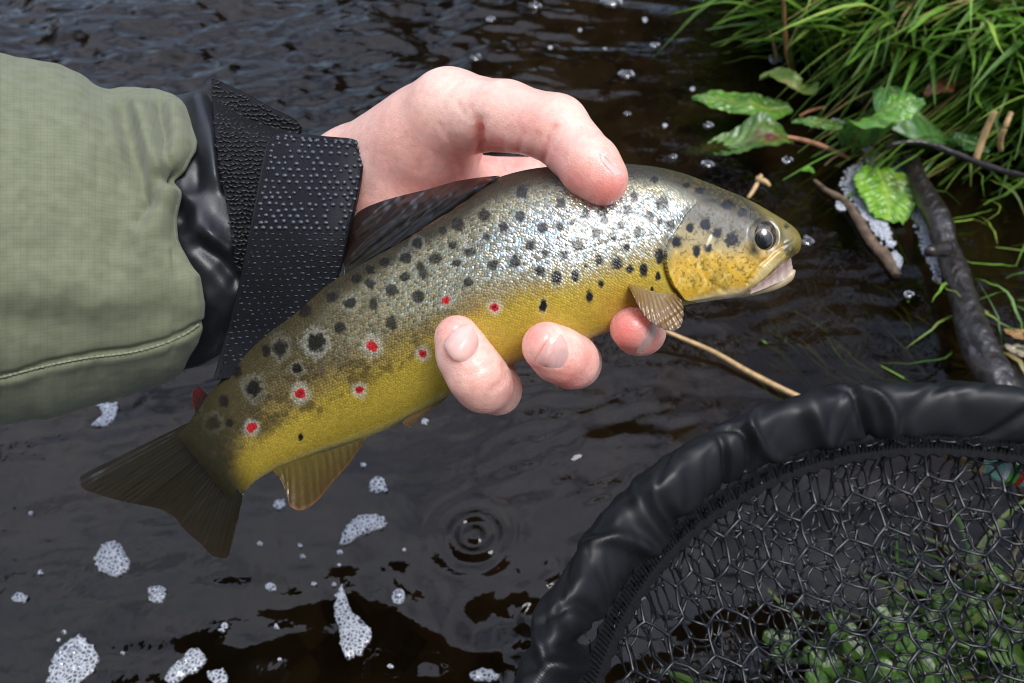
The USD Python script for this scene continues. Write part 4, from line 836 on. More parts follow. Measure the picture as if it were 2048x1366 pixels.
# rubber mesh: three slack layers of hexagonal cells
def mesh_layer(cell, rot, zf, wob_, seed, strand, shift, ymin=0.02):
    a = cell / math.sqrt(3); rgl = np.random.default_rng(seed); N = int(0.40 / cell) + 2; c_, s_ = math.cos(rot), math.sin(rot)
    E = []
    for i in range(-N, N):
        for j in range(-N, N):
            cx0, cy0 = (i + .5 * (j & 1)) * cell, j * a * 1.5
            if math.hypot(cx0, cy0) > .20: continue
            h = [(cx0 + a * math.sin(k * math.pi / 3), cy0 + a * math.cos(k * math.pi / 3)) for k in range(4)]
            E += [(h[k], h[k + 1]) for k in range(3)]
    E = np.array(E); q = E.reshape(-1, 2)
    x, y = q[:, 0] * c_ - q[:, 1] * s_ + shift[0], q[:, 0] * s_ + q[:, 1] * c_ + shift[1]
    n = lambda k, sc: meshkit.fbm(np.stack([x / sc, y / sc, 0 * x + k * 7.3], -1), 2, seed + k) - .5
    dx, dy, dz = wob_ * n(1, .05) + wob_ * .5 * n(2, .018), wob_ * n(3, .05) + wob_ * .5 * n(4, .018), wob_ * .55 * n(5, .04)
    x, y = x + dx, y + dy; e = np.hypot(x / (NRX - IN), y / (NRY - IN)); z = zf(np.minimum(e, 1.0), x, y) + dz * ss(1 - e, 0, .12)
    k = np.maximum(e, 1); V = np.stack([NC[0] + x / k, NC[1] + y / k, z], -1).reshape(-1, 2, 3); e = e.reshape(-1, 2)
    parts = []
    for (p, q), (e1, e2) in zip(V, e):
        if (e1 > 1.01 and e2 > 1.01) or max(p[1], q[1]) < ymin + (0.02 * math.sin(p[0] * 60) if ymin > .05 else 0): continue
        m = (p + q) / 2 + rgl.normal(0, .0005, 3) - [0, 0, .0006]
        parts.append(tube(np.array([p, p * .75 + m * .25, m, q * .75 + m * .25, q]), strand * np.array([1.7, 1.0, .85, 1.0, 1.7]), 5, False))
    return joinm(parts)
zr = NZ - .012
prof = lambda dpt: (lambda e, x, y: zr - dpt * (1 - e ** 2.2) ** .7)
obj('netting', mesh_layer(.0178, .25, prof(.034), .0050, 201, .00070, (0, 0), -0.2), 'net_rubber', net, label='upper layer of black rubber hexagon mesh')
obj('netting', mesh_layer(.0160, .62, prof(.064), .009, 202, .00058, (.004, .003)), 'net_rubber', net, label='slack lower layer of black rubber hexagon mesh')
def crump(zz):
    def f(e, x, y):
        g = np.exp(-((x + .02) / .085) ** 2 - ((y - .085) / .05) ** 2); return zr - (.070 + zz) * (1 - e ** 2) ** .6 + .022 * g
    return f
for k, (cell, rot) in enumerate([(.0110, 1.7), (.0095, .4)]):
    obj('netting', mesh_layer(cell, rot, crump(.008 * k), .022, 203 + k, .00052, (.002 * k, .006), .092), 'net_rubber', net, label=['crumpled folds of the black mesh bag', 'lower folds of the black mesh bag', 'lowest folds of the black mesh bag'][k])

# ------------------------------------------------------------------ driftwood, twigs, straws
def rod(name, pts, rad, matn, label, cat, z=None, n=60, sides=14, rough=0.0, seed=1, group=None, knots=0):
    pts = np.asarray(pts, float); zz = np.zeros(len(pts)) if z is None else np.asarray(z, float)
    w = spl(np.array([W(a, b, c) for (a, b), c in zip(pts, zz)]), n)
    r_ = np.interp(np.linspace(0, 1, n), np.linspace(0, 1, len(np.atleast_1d(rad))), np.atleast_1d(rad))
    v, f = tube(w, r_, sides)
    if rough:
        nn = vnormals(v, f); d = meshkit.fbm(v * [60, 22, 60] / 1.0, 4, seed) - .5 + .5 * (meshkit.fbm(v * 240, 2, seed + 3) - .5); v = v + nn * (d * rough)[:, None]
    return obj(name, (v, f), matn, None, label=label, cat=cat, group=group)
log = thing('driftwood_branch', 'thick dark wet branch lying along the bank beside the foam covered leaf', 'branch', W(1900, 520, .01))
lw = spl(np.array([W(a, b, c) for (a, b), c in zip([(1812, 300), (1842, 370), (1880, 450), (1905, 530), (1935, 620), (1968, 710), (2010, 790), (2070, 880)], [.012, .014, .016, .014, .014, .016, .012, .0])]), 160)
lv_, lf_ = tube(lw, np.interp(np.linspace(0, 1, 160), [0, .15, .3, .45, .6, .8, 1], [.0055, .0068, .0082, .0078, .009, .0105, .012]), 40)
ln = vnormals(lv_, lf_); ld = .0042 * (meshkit.fbm(lv_ * [95, 40, 95], 4, 111) - .5) + .0022 * (meshkit.fbm(lv_ * 300, 3, 112) - .5)
for kx, ky, kr in [(1885, 480, .012), (1900, 560, .010), (1950, 690, .011)]:
    ld += .0045 * np.exp(-(np.linalg.norm(lv_ - W(kx, ky, .026), axis=1) / kr) ** 2)
obj('bark', (lv_ + ln * ld[:, None], lf_), 'wet_bark', log)
st_ = spl(np.array([W(1893, 498, .026), W(1868, 500, .030), W(1858, 505, .033)]), 10); obj('broken_stub', tube(st_, np.linspace(.006, .0035, 10), 10), 'wet_bark', log)
rod('thin_branch', [(1770, 292), (1840, 285), (1905, 305), (1985, 335), (2060, 352)], [.0018, .0024, .0018], 'wet_bark', 'thin dark branch crossing above the top of the thick wet branch', 'branch', [.03, .035, .035, .04, .05], rough=.002, seed=7)
rod('twig', [(1628, 360), (1652, 380), (1690, 402), (1718, 440), (1745, 485), (1772, 515), (1793, 552)], [.0016, .0026, .0034, .0042, .0040, .0046, .0028], 'twig_bark', 'brown knobbly twig lying in the water left of the foam covered leaf', 'twig', [.002] * 7, n=90, rough=.0028, seed=3)
rod('straw_stem', [(1318, 655), (1345, 668), (1420, 700), (1500, 745), (1580, 785), (1650, 815)], [.0012, .0016, .0018, .0016], 'straw', 'pale dry straw running from under the fingers to the net', 'straw', [.012, .010, .006, .004, .003, .002], sides=8)
rod('straw_stem', [(1496, 396), (1512, 372), (1522, 350)], [.0014, .0018, .0015], 'straw', 'short upright straw standing in the water above the trout head', 'straw', [.0, .004, .008], n=16, sides=8)
rod('straw_stem', [(1512, 356), (1528, 362), (1540, 372)], [.0020, .0024, .0012], 'straw', 'broken tip of straw bent beside the short upright straw', 'straw', [.008, .008, .006], n=16, sides=8)
rod('straw_stem', [(1572, 274), (1620, 284), (1680, 308), (1700, 318)], [.0018, .0022, .0015], 'red_twig', 'reddish stem floating between the crinkled dock leaf and the red veined leaf', 'stem', [.003] * 4, n=24, sides=8)
rod('straw_stem', [(1566, -20), (1570, 60), (1574, 110), (1588, 150)], [.0012, .0017, .0016], 'red_twig', 'tall thin brown stalk standing left of the grass at the top edge', 'stem', [.10, .06, .03, .0], n=24, sides=8)
rod('straw_stem', [(1540, 60), (1548, 90), (1556, 118)], [.0012, .0015, .0014], 'straw', 'short brown stalk just left of the tall thin stalk', 'stem', [.03, .02, .0], n=16, sides=8)
rod('straw_stem', [(1990, 222), (1972, 262), (1952, 320)], [.0022, .0026, .0024], 'straw', 'tan cut stalk standing behind the thin dark branch at right', 'stem', [.07, .055, .035], n=16, sides=8)
rod('straw_stem', [(2022, 225), (2008, 260), (2002, 300)], [.0018, .0022, .0018], 'straw', 'bent tan stalk right of the tan cut stalk', 'stem', [.07, .06, .04], n=16, sides=8)
rod('straw_stem', [(1600, 232), (1620, 222), (1650, 215)], [.0012, .0015], 'red_twig', 'thin red stem under the curled pale leaf', 'stem', [.008] * 3, n=12, sides=6)
rod('straw_stem', [(1840, 892), (1880, 905), (1930, 925), (1965, 940)], [.0016, .0024, .0026], 'straw', 'brown pointed stick seen through the net beside the striped float', 'stick', [.10, .10, .10, .10], n=30, sides=8)
# striped float seen through the net
fl = thing('striped_float', 'pale aqua float with green, red and blue bands seen through the net', 'float', W(2010, 930, .10))
fa_, fb_ = W(1968, 922, .10), W(2075, 950, .10); fdir = (fb_ - fa_) / np.linalg.norm(fb_ - fa_)
seg = [('shell', 'float_aqua', 0, .30), ('band', 'float_white', .30, .40), ('band', 'float_green', .40, .58), ('band', 'float_red', .58, .68), ('band', 'float_aqua', .68, .82), ('band', 'float_blue', .82, 1.0)]
for nm, m_, a, b in seg:
    q = np.linspace(a, b, 10); L = np.linalg.norm(fb_ - fa_)
    obj(nm, tube(fa_ + fdir * (q * L)[:, None], .0072 * np.sqrt(np.clip(1 - (2 * q - 1) ** 6 * .97, 0.02, 1)) * (.6 + .4 * ss(q, 0, .1)), 24), m_, fl)

# ------------------------------------------------------------------ floating and bankside leaves
def leaf_mesh(mid, wid, zf, n=70, m=36, crinkle=.002, curl=0.0, c0=(.10, .26, .03), c1=(.05, .15, .02), rib=(.42, .50, .20), spot=None, seed=0, veins=9):
    """mid: world midrib (k,3); wid: half widths (m) along it"""
    q = spl(np.asarray(mid, float), n); w = np.interp(np.linspace(0, 1, n), np.linspace(0, 1, len(wid)), wid)
    t = np.gradient(q, axis=0); t /= np.linalg.norm(t, axis=1, keepdims=True); side = np.cross(t, [0, 0, 1.0]); side /= np.linalg.norm(side, axis=1, keepdims=True); up = np.cross(side, t)
    u = np.linspace(-1, 1, m)[None, :]; s = np.linspace(0, 1, n)[:, None]
    sx = s * 8; edge = 1 + .12 * (n2(sx * np.sign(u), 0 * sx * u + seed, .6, seed) - .5)
    G = q[:, None] + side[:, None] * (w[:, None] * u * edge)[..., None]
    vein = np.abs(((s * veins - np.abs(u) * 1.6) % 1) - .5)
    h = curl * w[:, None] * u ** 2 + crinkle * ((vein - .25) * .9 + 1.2 * (n2(s * 9 + 0 * u, u * 3 + 0 * s, 1.0, seed + 1, 2) - .5)) * ss(np.abs(u) + 0 * s, 0.02, .3) - .0006 * np.exp(-(u / .06) ** 2)
    G = G + up[:, None] * h[..., None]
    nn = n2(s * 6 + 0 * u, u * 3 + 0 * s, 1.0, seed + 2)
    c = mixc(np.zeros(G.shape) + c0, c1, ss(nn, .35, .65)); c = mixc(c, rib, .8 * np.exp(-(u / .055) ** 2) * (1 - .5 * s) + 0 * s); c = mixc(c, rib, .30 * np.exp(-((vein - 0.0) / .07) ** 2))
    if spot: c = mixc(c, spot[1], spot[2] * np.exp(-(((s - spot[0][0]) / spot[0][2]) ** 2 + ((u - spot[0][1]) / spot[0][3]) ** 2)) * ss(n2(s * 14 + 0 * u, u * 6 + 0 * s, 1, seed + 5), .3, .55))
    v, f = slab(G, .0006); c = c.reshape(-1, 3)
    return (v, f), np.vstack([c, c])
def leaf(name, label, pts, zs, widpx, **kw):
    mid = np.array([W(x, y, z) for (x, y), z in zip(pts, zs)]); k = np.mean([(proj(m[None])[2][0]) for m in mid]) / FX
    msh, c = leaf_mesh(mid, [w * k for w in widpx], None, **kw)
    return obj(name, msh, 'leaf', None, attrs={'paint': c}, label=label, cat='leaf')
G1, G2 = (.13, .30, .030), (.07, .19, .020)
leaf('dock_leaf', 'long bright green leaf floating on dark water left of the curled pale leaf', [(1580, 213), (1540, 218), (1500, 205), (1470, 206), (1430, 198), (1384, 196)], [.006, .004, .008, .003, .003, .001], [16, 42, 40, 36, 30, 2], crinkle=.003, c0=G1, c1=G2, rib=(.45, .35, .12), seed=1)
leaf('dock_leaf', 'curled pale yellow green leaf standing above the water', [(1520, 156), (1550, 152), (1580, 165), (1600, 180), (1618, 185), (1636, 165)], [.012, .018, .022, .018, .014, .020], [6, 24, 26, 22, 20, 2], curl=.4, crinkle=.002, c0=(.26, .36, .08), c1=(.16, .30, .05), spot=((.5, .2, .15, .4), (.55, .35, .2), .8), seed=2)
leaf('dock_leaf', 'half sunken leaf with red stained rib and rounded end', [(1372, 305), (1430, 298), (1480, 287), (1530, 268), (1576, 280)], [-.006, -.002, .002, .012, .004], [8, 26, 38, 56, 20], crinkle=.003, curl=.25, c0=(.12, .24, .04), c1=(.06, .15, .02), rib=(.30, .30, .12), spot=((.78, .15, .16, .5), (.16, .02, .03), .95), seed=3)
leaf('dock_leaf', 'small green leaf with foam bubbles at its tip', [(1584, 244), (1620, 243), (1660, 250), (1696, 254)], [.003, .006, .005, .003], [4, 17, 18, 8], c0=G1, c1=G2, seed=4)
leaf('dock_leaf', 'large crinkled dock leaf drooping to the water with reddish rib', [(1702, 296), (1722, 262), (1752, 230), (1790, 208), (1832, 196)], [.006, .030, .052, .064, .066], [20, 46, 58, 52, 26], crinkle=.0065, curl=-.10, c0=(.14, .34, .045), c1=(.08, .23, .03), rib=(.36, .26, .12), veins=13, seed=5)
leaf('dock_leaf', 'broad smooth dock leaf folding down behind the crinkled leaf', [(1780, 172), (1812, 205), (1846, 235), (1880, 262), (1905, 272)], [.046, .044, .036, .024, .014], [30, 70, 66, 46, 8], crinkle=.002, curl=-.25, c0=(.10, .25, .06), c1=(.06, .17, .035), seed=6)
leaf('dock_leaf', 'dark leaf hanging right of the broad dock leaf', [(1905, 268), (1940, 285), (1975, 300)], [.03, .03, .026], [8, 32, 10], c0=(.05, .15, .03), c1=(.03, .10, .02), seed=7)
leaf('dock_leaf', 'bright lime leaf surrounded by foam beside the branch', [(1752, 336), (1766, 365), (1776, 400), (1778, 442)], [.006, .009, .007, .003], [26, 58, 56, 28], crinkle=.0045, curl=.08, c0=(.22, .44, .03), c1=(.13, .34, .02), rib=(.55, .60, .20), spot=((.35, -.45, .2, .35), (.12, .12, .02), .9), seed=8)
leaf('dock_leaf', 'sunken dull end of leaf below the lime leaf', [(1772, 440), (1778, 462), (1782, 478)], [-.003, -.006, -.010], [34, 32, 8], c0=(.16, .26, .08), c1=(.10, .2, .05), seed=9)
leaf('small_leaf', 'tiny bright green leaf floating alone above the twig', [(1603, 340), (1616, 338), (1628, 346)], [.002, .003, .002], [3, 9, 2], c0=(.16, .42, .03), c1=(.12, .35, .02), n=16, m=10, crinkle=.0008, seed=10)
leaf('small_leaf', 'small rusty brown leaf among the grass', [(1850, 190), (1880, 172), (1915, 160)], [.05, .055, .055], [6, 26, 6], c0=(.26, .10, .04), c1=(.16, .06, .03), rib=(.3, .15, .08), n=24, m=14, seed=11)
leaf('small_leaf', 'orange brown leaf scrap at the right edge beside the branch', [(2012, 660), (2032, 668), (2056, 664)], [.01, .012, .01], [6, 14, 8], c0=(.40, .22, .08), c1=(.30, .15, .06), n=20, m=12, seed=12)
leaf('small_leaf', 'pale tan leaf scrap floating at the right edge', [(2010, 690), (2035, 700), (2065, 702)], [.004, .004, .004], [5, 16, 12], c0=(.42, .36, .28), c1=(.34, .28, .2), n=20, m=12, seed=13)

# ------------------------------------------------------------------ grass
def blade_pts(base, tip, sag, n=9, arch=0.3):
    t = np.linspace(0, 1, n)[:, None]; b, e = np.asarray(base), np.asarray(tip)
    m = b + (e - b) * t; m[:, 2] += (sag * np.sin(np.pi * t ** .8))[:, 0]
    return m
def blade_grid(pts, w, r, twist=.5):
    n = len(pts); t = np.gradient(pts, axis=0); t /= np.linalg.norm(t, axis=1, keepdims=True) + 1e-9
    a0 = r.uniform(-twist, twist); ref = np.array([math.sin(a0), .3 * math.cos(a0), 1.0]); s = np.cross(t, ref); s /= np.linalg.norm(s, axis=1, keepdims=True) + 1e-9
    u = np.linspace(0, 1, n); ww = (w * np.minimum(1, (u + .25) * 1.6) * np.clip(1 - u ** 2.6, .02, 1))[:, None]
    nrm = np.cross(s, t)
    return np.stack([pts - s * ww, pts - nrm * ww * .35, pts + s * ww], 1)
def grass_field(count, seed, place, name, label, w=(.0009, .0022), dull=1.0):
    r = np.random.default_rng(seed); vs, fs, cs, k = [], [], [], 0
    tone = [(.12, .27, .022), (.17, .34, .04), (.08, .19, .02), (.26, .38, .06), (.40, .32, .11)]
    f0 = gridf(9, 3)
    for _ in range(count):
        b, e, sag = place(r); p = blade_pts(b, e, sag); p[1:-1] += r.normal(0, .0005, (7, 3)) + np.sin(np.linspace(0, np.pi, 9))[1:-1, None] * r.normal(0, .006, 3) * min(1, np.linalg.norm(e - b) / .08)
        g = blade_grid(p, r.uniform(*w), r)
        vs.append(g.reshape(-1, 3)); fs.append(f0 + k); k += 27
        c = np.array(tone[r.choice(5, p=[.28, .26, .20, .15, .11])]) * r.uniform(.7, 1.2) * dull  # dull lowers the blade colour to carry painted shade
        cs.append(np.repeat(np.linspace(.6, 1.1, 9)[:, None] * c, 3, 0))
    return obj(name, (np.vstack(vs), np.vstack(fs)), 'grass', None, attrs={'paint': np.vstack(cs)}, label=label, cat='grass', kind='stuff')
def gz(x, y): return float(ground_z(np.array([x]), np.array([y]))[0])
CLEAR = [(1480, 130), (1640, 110), (1720, 170), (1780, 135), (1860, 160), (1935, 255), (2080, 330), (2080, 800), (1800, 420), (1560, 420), (1380, 320)]
def pl_bank(r):
    while True:
        px_, py_ = r.uniform(1560, 2250), r.uniform(-260, 240)
        b = W(px_, py_, .05)
        if bank_sd(b[:1], b[1:2])[0] > r.uniform(.0, .03): break
    b[2] = gz(b[0], b[1]) - .004; L = r.uniform(.06, .20); a = r.normal(-.15, .75) + math.pi / 2 * r.choice([1, 2, 3], p=[.15, .6, .25])
    h = r.uniform(.2, .75)
    e = b + np.array([math.cos(a) * L * .8, math.sin(a) * L * .8, L * h * .6]); ex, ey, _ = proj(np.array([(b + e) / 2 + [0, 0, .01], b * .25 + e * .75, e]))
    if pin(ex, ey, CLEAR).any(): return pl_bank(r)
    return b, e, L * r.uniform(.15, .4)
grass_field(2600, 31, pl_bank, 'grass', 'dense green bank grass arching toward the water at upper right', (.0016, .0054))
def pl_comb(r):      # long combed blades at the top right corner
    b = W(r.uniform(1850, 2230), r.uniform(-200, 130), .09); b[2] = gz(b[0], b[1]) + .02
    e = b + np.array([r.uniform(.10, .2), r.uniform(.02, .10), r.uniform(.03, .08)]) * r.choice([1, 1, -.7]); return b, e, r.uniform(.015, .04)
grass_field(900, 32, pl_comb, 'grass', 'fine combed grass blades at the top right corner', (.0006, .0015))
def pl_water(r):     # thin blades trailing in the water
    px_, py_ = r.uniform(1420, 1680), r.uniform(-10, 130); b = W(px_ + 180, py_ - 25 + r.normal(0, 15), .012); e = W(px_, py_ + r.uniform(-10, 25), r.uniform(-.004, .006)); return b, e, r.uniform(.0, .008)
grass_field(70, 33, pl_water, 'grass', 'thin grass blades trailing on the water at the top', (.0008, .0026))
def pl_sub(r):       # drowned stems above the net
    px_, py_ = r.uniform(1500, 1950), r.uniform(560, 760); b = W(px_ + r.uniform(40, 160), py_ + r.uniform(30, 120), -.022); e = W(px_, py_, r.uniform(-.006, .0)); return b, e, .004
grass_field(80, 34, pl_sub, 'grass', 'faint drowned grass stems under the water above the net', (.0005, .0014))
def pl_right(r):
    px_, py_ = r.uniform(1930, 2120), r.uniform(250, 680); b = W(px_, py_, .02); b[2] = max(gz(b[0], b[1]), 0) - .002
    a = r.uniform(0, 2 * np.pi); L = r.uniform(.02, .07); return b, b + np.array([math.cos(a) * L, math.sin(a) * L, r.uniform(.0, .03)]), .008
grass_field(60, 35, pl_right, 'grass', 'sparse grass in the dark wet corner right of the branch', (.0006, .0018))
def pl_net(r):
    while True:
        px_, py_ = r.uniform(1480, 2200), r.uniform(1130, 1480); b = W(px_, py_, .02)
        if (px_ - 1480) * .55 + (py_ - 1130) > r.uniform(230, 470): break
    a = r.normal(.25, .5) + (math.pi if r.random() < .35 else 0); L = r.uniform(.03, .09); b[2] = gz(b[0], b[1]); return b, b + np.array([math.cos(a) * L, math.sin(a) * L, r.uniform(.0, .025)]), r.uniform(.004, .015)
grass_field(620, 36, pl_net, 'grass', 'green grass under the net at the lower right', (.0008, .0028), .5)  # blade colours lowered: the shade of the net is painted in
# broad single blades in front: each tuft a plant, each blade a part
def tuft(label, base, tips, w, seed, z0=.03, cols=((.15, .30, .04), (.10, .24, .03))):
    r = np.random.default_rng(seed); b = W(*base, z0); b[2] = gz(b[0], b[1]) if z0 > 0 else z0; t = thing('grass_tuft', label, 'grass tuft', b)
    for (x, y, z, sag) in tips:
        p = blade_pts(b + r.normal(0, .004, 3) * [1, 1, .2], W(x, y, z), sag, 15); g = blade_grid(p, w * r.uniform(.75, 1.2), r, .9)
        v, f = slab(g, .0004); c = np.repeat(np.linspace(.65, 1.15, 15)[:, None] * (np.array(cols[r.integers(2)]) * r.uniform(.85, 1.15)), 3, 0)
        obj('blade', (v, f), 'grass', t, attrs={'paint': np.vstack([c, c])})
tuft('broad bladed grass tuft at the top bending down toward the curled leaf', (1690, 60), [(1665, 150, .02, .03), (1640, 120, .03, .02), (1720, 170, .03, .03), (1745, 130, .05, .03), (1620, 60, .06, .02), (1700, -40, .10, .02), (1600, 100, .01, .02), (1735, -30, .10, .02)], .0032, 61)
tuft('bright grass tuft arching over the crinkled dock leaf', (1800, 120), [(1685, 235, .01, .05), (1760, 215, .05, .03), (1700, 160, .05, .03), (1795, 215, .055, .02), (1755, 60, .10, .02), (1830, 40, .1, .02), (1870, 215, .05, .03), (1845, 100, .08, .02)], .0027, 62)
tuft('grass tuft leaning left behind the small rusty leaf', (1905, 130), [(1845, 90, .09, .03), (1890, 185, .06, .04), (1935, 230, .05, .03), (1865, 55, .10, .03), (1975, 60, .11, .02), (1840, 150, .06, .03), (1955, 170, .07, .03)], .0026, 63)
tuft('grass tuft at the right edge with long drooping blades', (2010, 150), [(1940, 215, .05, .04), (1985, 260, .04, .03), (2030, 320, .03, .04), (1930, 120, .09, .03), (2060, 60, .12, .02), (1960, 80, .1, .03), (2045, 240, .06, .03)], .0024, 64)
tuft('pale wet grass blades lying flat on the water at the top', (1640, 35), [(1420, 90, .002, .004), (1490, 95, .002, .004), (1545, 105, .002, .006), (1500, 60, .002, .006), (1410, 60, .002, .004)], .0030, 65, .02, ((.22, .32, .16), (.18, .28, .08)))
tuft('thin green blades stuck to the foam left of the branch', (1855, 540), [(1828, 425, .004, .004), (1815, 605, .003, .003), (1838, 480, .003, .002), (1790, 470, -.002, .001)], .0020, 66, .003)
tuft('broad grass blades under the net at the right edge', (2110, 1365), [(1975, 1290, .03, .01), (1905, 1283, .035, .012), (2010, 1320, .03, .01), (1960, 1240, .03, .01)], .0040, 67, .02, ((.16, .30, .05), (.13, .26, .04)))

# clover under the net
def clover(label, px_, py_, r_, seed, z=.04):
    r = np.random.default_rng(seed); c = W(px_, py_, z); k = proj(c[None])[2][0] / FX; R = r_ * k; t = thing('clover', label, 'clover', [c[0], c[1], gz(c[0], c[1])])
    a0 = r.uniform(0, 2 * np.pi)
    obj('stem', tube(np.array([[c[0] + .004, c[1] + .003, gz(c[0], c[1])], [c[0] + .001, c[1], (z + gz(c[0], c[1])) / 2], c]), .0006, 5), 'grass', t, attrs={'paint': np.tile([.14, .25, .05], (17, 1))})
    col = np.array([.13, .29, .035]) * r.uniform(.45, .8); R *= 1.4  # leaflet green lowered to paint in the shade under the net
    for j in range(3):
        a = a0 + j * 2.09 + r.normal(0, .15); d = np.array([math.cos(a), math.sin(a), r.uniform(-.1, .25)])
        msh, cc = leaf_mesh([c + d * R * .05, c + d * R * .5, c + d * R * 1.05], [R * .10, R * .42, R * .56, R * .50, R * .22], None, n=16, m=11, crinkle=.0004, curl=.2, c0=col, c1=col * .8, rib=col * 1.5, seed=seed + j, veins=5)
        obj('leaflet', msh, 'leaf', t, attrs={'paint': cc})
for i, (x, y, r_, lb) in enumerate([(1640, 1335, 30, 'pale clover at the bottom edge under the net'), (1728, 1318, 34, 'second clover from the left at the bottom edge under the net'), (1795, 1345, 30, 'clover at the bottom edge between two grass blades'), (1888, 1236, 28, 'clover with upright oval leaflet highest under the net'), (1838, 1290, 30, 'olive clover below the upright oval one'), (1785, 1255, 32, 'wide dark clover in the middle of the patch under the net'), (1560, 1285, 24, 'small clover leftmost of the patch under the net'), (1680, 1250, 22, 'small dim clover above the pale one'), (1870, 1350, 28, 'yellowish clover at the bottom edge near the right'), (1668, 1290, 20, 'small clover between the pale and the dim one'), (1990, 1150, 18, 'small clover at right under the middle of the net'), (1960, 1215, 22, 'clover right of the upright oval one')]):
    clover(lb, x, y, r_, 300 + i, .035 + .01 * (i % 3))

# ------------------------------------------------------------------ foam
def foam(label, outline, seed, big=(), group=None, dens=0.22, cat='foam', thick=.0018):
    r = np.random.default_rng(seed); o = np.asarray(outline, float); c = o.mean(0)
    oc = spl(np.vstack([o, o[:1]]), 90)[:-1]; oc = c + (oc - c) * (1 + .26 * (n2(oc[:, 0], oc[:, 1], 8, seed, 3) - .5))[:, None]
    wc = W(c[0], c[1], .001); k = proj(wc[None])[2][0] / FX; t = thing('foam_patch', label, cat, wc, group)
    # sheet: rings from the centre to the outline
    rings = np.array([0, .25, .45, .62, .76, .87, .94, .98, 1.0])
    q = c + (oc - c)[None] * rings[:, None, None]
    prof_ = thick * np.sqrt(np.clip(1 - rings ** 4, 0, 1))[:, None] * (.7 + .6 * n2(q[..., 0], q[..., 1], 7, seed + 1)) * min(1, k * np.ptp(o[:, 0]) / .012)
    w0 = W(q[..., 0], q[..., 1], 0.0); zb = water_z(w0[..., 0].ravel(), w0[..., 1].ravel()).reshape(w0.shape[:2]); w0[..., 2] = zb + .0004 + prof_; w0[-1, :, 2] = zb[-1] - .0012
    obj('froth', (w0.reshape(-1, 3), gridf(len(rings), len(oc), True)[:, ::-1]), 'foam', t)
    area = abs(np.sum(oc[:, 0] * np.roll(oc[:, 1], -1) - oc[:, 1] * np.roll(oc[:, 0], -1))) / 2
    parts = []; ico = trimesh.creation.icosphere(1, 1.0)
    for _ in range(int(min(600, dens * area / 11))):
        x, y = r.uniform(o[:, 0].min(), o[:, 0].max()), r.uniform(o[:, 1].min(), o[:, 1].max())
        if not pin(np.array([x]), np.array([y]), oc)[0]: continue
        rd_ = r.choice([2.0, 3.0, 4.4], p=[.5, .34, .16]) * k; wp = W(x, y, 0.0); wp[2] = water_z(wp[:1], wp[1:2])[0] + thick * .75
        parts.append((ico.vertices * rd_ * [1, 1, .6] + wp, ico.faces))
    if dens > .6:
        for q_ in oc[::1]:
            for _ in range(3):
                x, y = q_ + r.normal(0, 5, 2); rd_ = r.uniform(2.2, 5.0) * k; wp = W(x, y, 0.0); wp[2] = water_z(wp[:1], wp[1:2])[0] + .001
                parts.append((ico.vertices * rd_ * [1, 1, .7] + wp, ico.faces))
    if parts: obj('froth_bubbles', joinm(parts), 'foam', t, kind='stuff')
    i2 = trimesh.creation.icosphere(2, 1.0)
    for x, y, rr in big:
        wp = W(x, y, 0.0); wp[2] = water_z(wp[:1], wp[1:2])[0] + thick * .6; obj('bubble', (i2.vertices * rr * k * [1, 1, .8] + wp, i2.faces), 'bubble', t)
def blob(x, y, rx, ry, rot=0, n=11, seed=0, j=.16):
    r = np.random.default_rng(seed + int(x)); a = np.linspace(0, 2 * np.pi, n, endpoint=False); q = 1 + r.uniform(-j, j, n)
    X_, Y_ = rx * np.cos(a) * q, ry * np.sin(a) * q; c_, s_ = math.cos(rot), math.sin(rot); return np.stack([x + X_ * c_ - Y_ * s_, y + X_ * s_ + Y_ * c_], -1)
foam('round white foam patch left below the tail fin', [(215, 1083), (240, 1088), (250, 1105), (260, 1125), (250, 1145), (232, 1155), (215, 1148), (195, 1140), (192, 1118), (200, 1098)], 1, [(224, 1105, 6), (215, 1120, 5), (232, 1120, 5), (240, 1135, 4), (222, 1135, 4)])
foam('large foam patch with big clear bubbles at the lower left edge', [(160, 1270), (180, 1285), (197, 1310), (190, 1335), (165, 1360), (130, 1375), (100, 1370), (98, 1345), (110, 1310), (135, 1285)], 2, [(148, 1305, 13), (125, 1328, 10), (160, 1335, 8), (122, 1306, 8), (140, 1352, 7), (175, 1310, 7)])
foam('small foam patch with two clear bubbles right of the round one', blob(313, 1188, 18, 18), 3, [(305, 1190, 7), (320, 1188, 7)])
foam('small foam clump near the left edge level with the two bubble patch', blob(40, 1196, 14, 10), 4, [(38, 1198, 4)])
foam('foam patch with dark rimmed bubble at the bottom edge', [(395, 1297), (413, 1318), (400, 1340), (370, 1355), (345, 1372), (330, 1358), (345, 1335), (365, 1318), (380, 1300)], 5, [(373, 1322, 9), (384, 1338, 5)])
foam('foam clump at the bottom edge right of the dark rimmed bubble', blob(437, 1355, 20, 16), 6, [])
foam('curved foam strip below the anal fin', [(678, 1090), (684, 1066), (702, 1042), (730, 1028), (760, 1030), (774, 1040), (768, 1054), (742, 1064), (716, 1074), (695, 1088)], 7, [(724, 1050, 5), (746, 1046, 4)])
foam('long teardrop of foam at the bottom beneath the curved strip', [(684, 1168), (692, 1190), (704, 1222), (726, 1242), (742, 1262), (735, 1288), (715, 1310), (695, 1314), (682, 1290), (676, 1250), (668, 1228), (674, 1190)], 8, [(712, 1262, 5), (700, 1280, 4), (720, 1280, 4), (690, 1232, 3)])
foam('round foam fleck between the anal fin and the curved strip', blob(755, 971, 18, 16), 9, [])
foam('foam fleck touching the tip of the anal fin', blob(559, 1008, 11, 10), 10, [])
foam('bubbly foam ring alone left of the net rim', blob(797, 1192, 14, 14), 11, [(798, 1190, 9)])
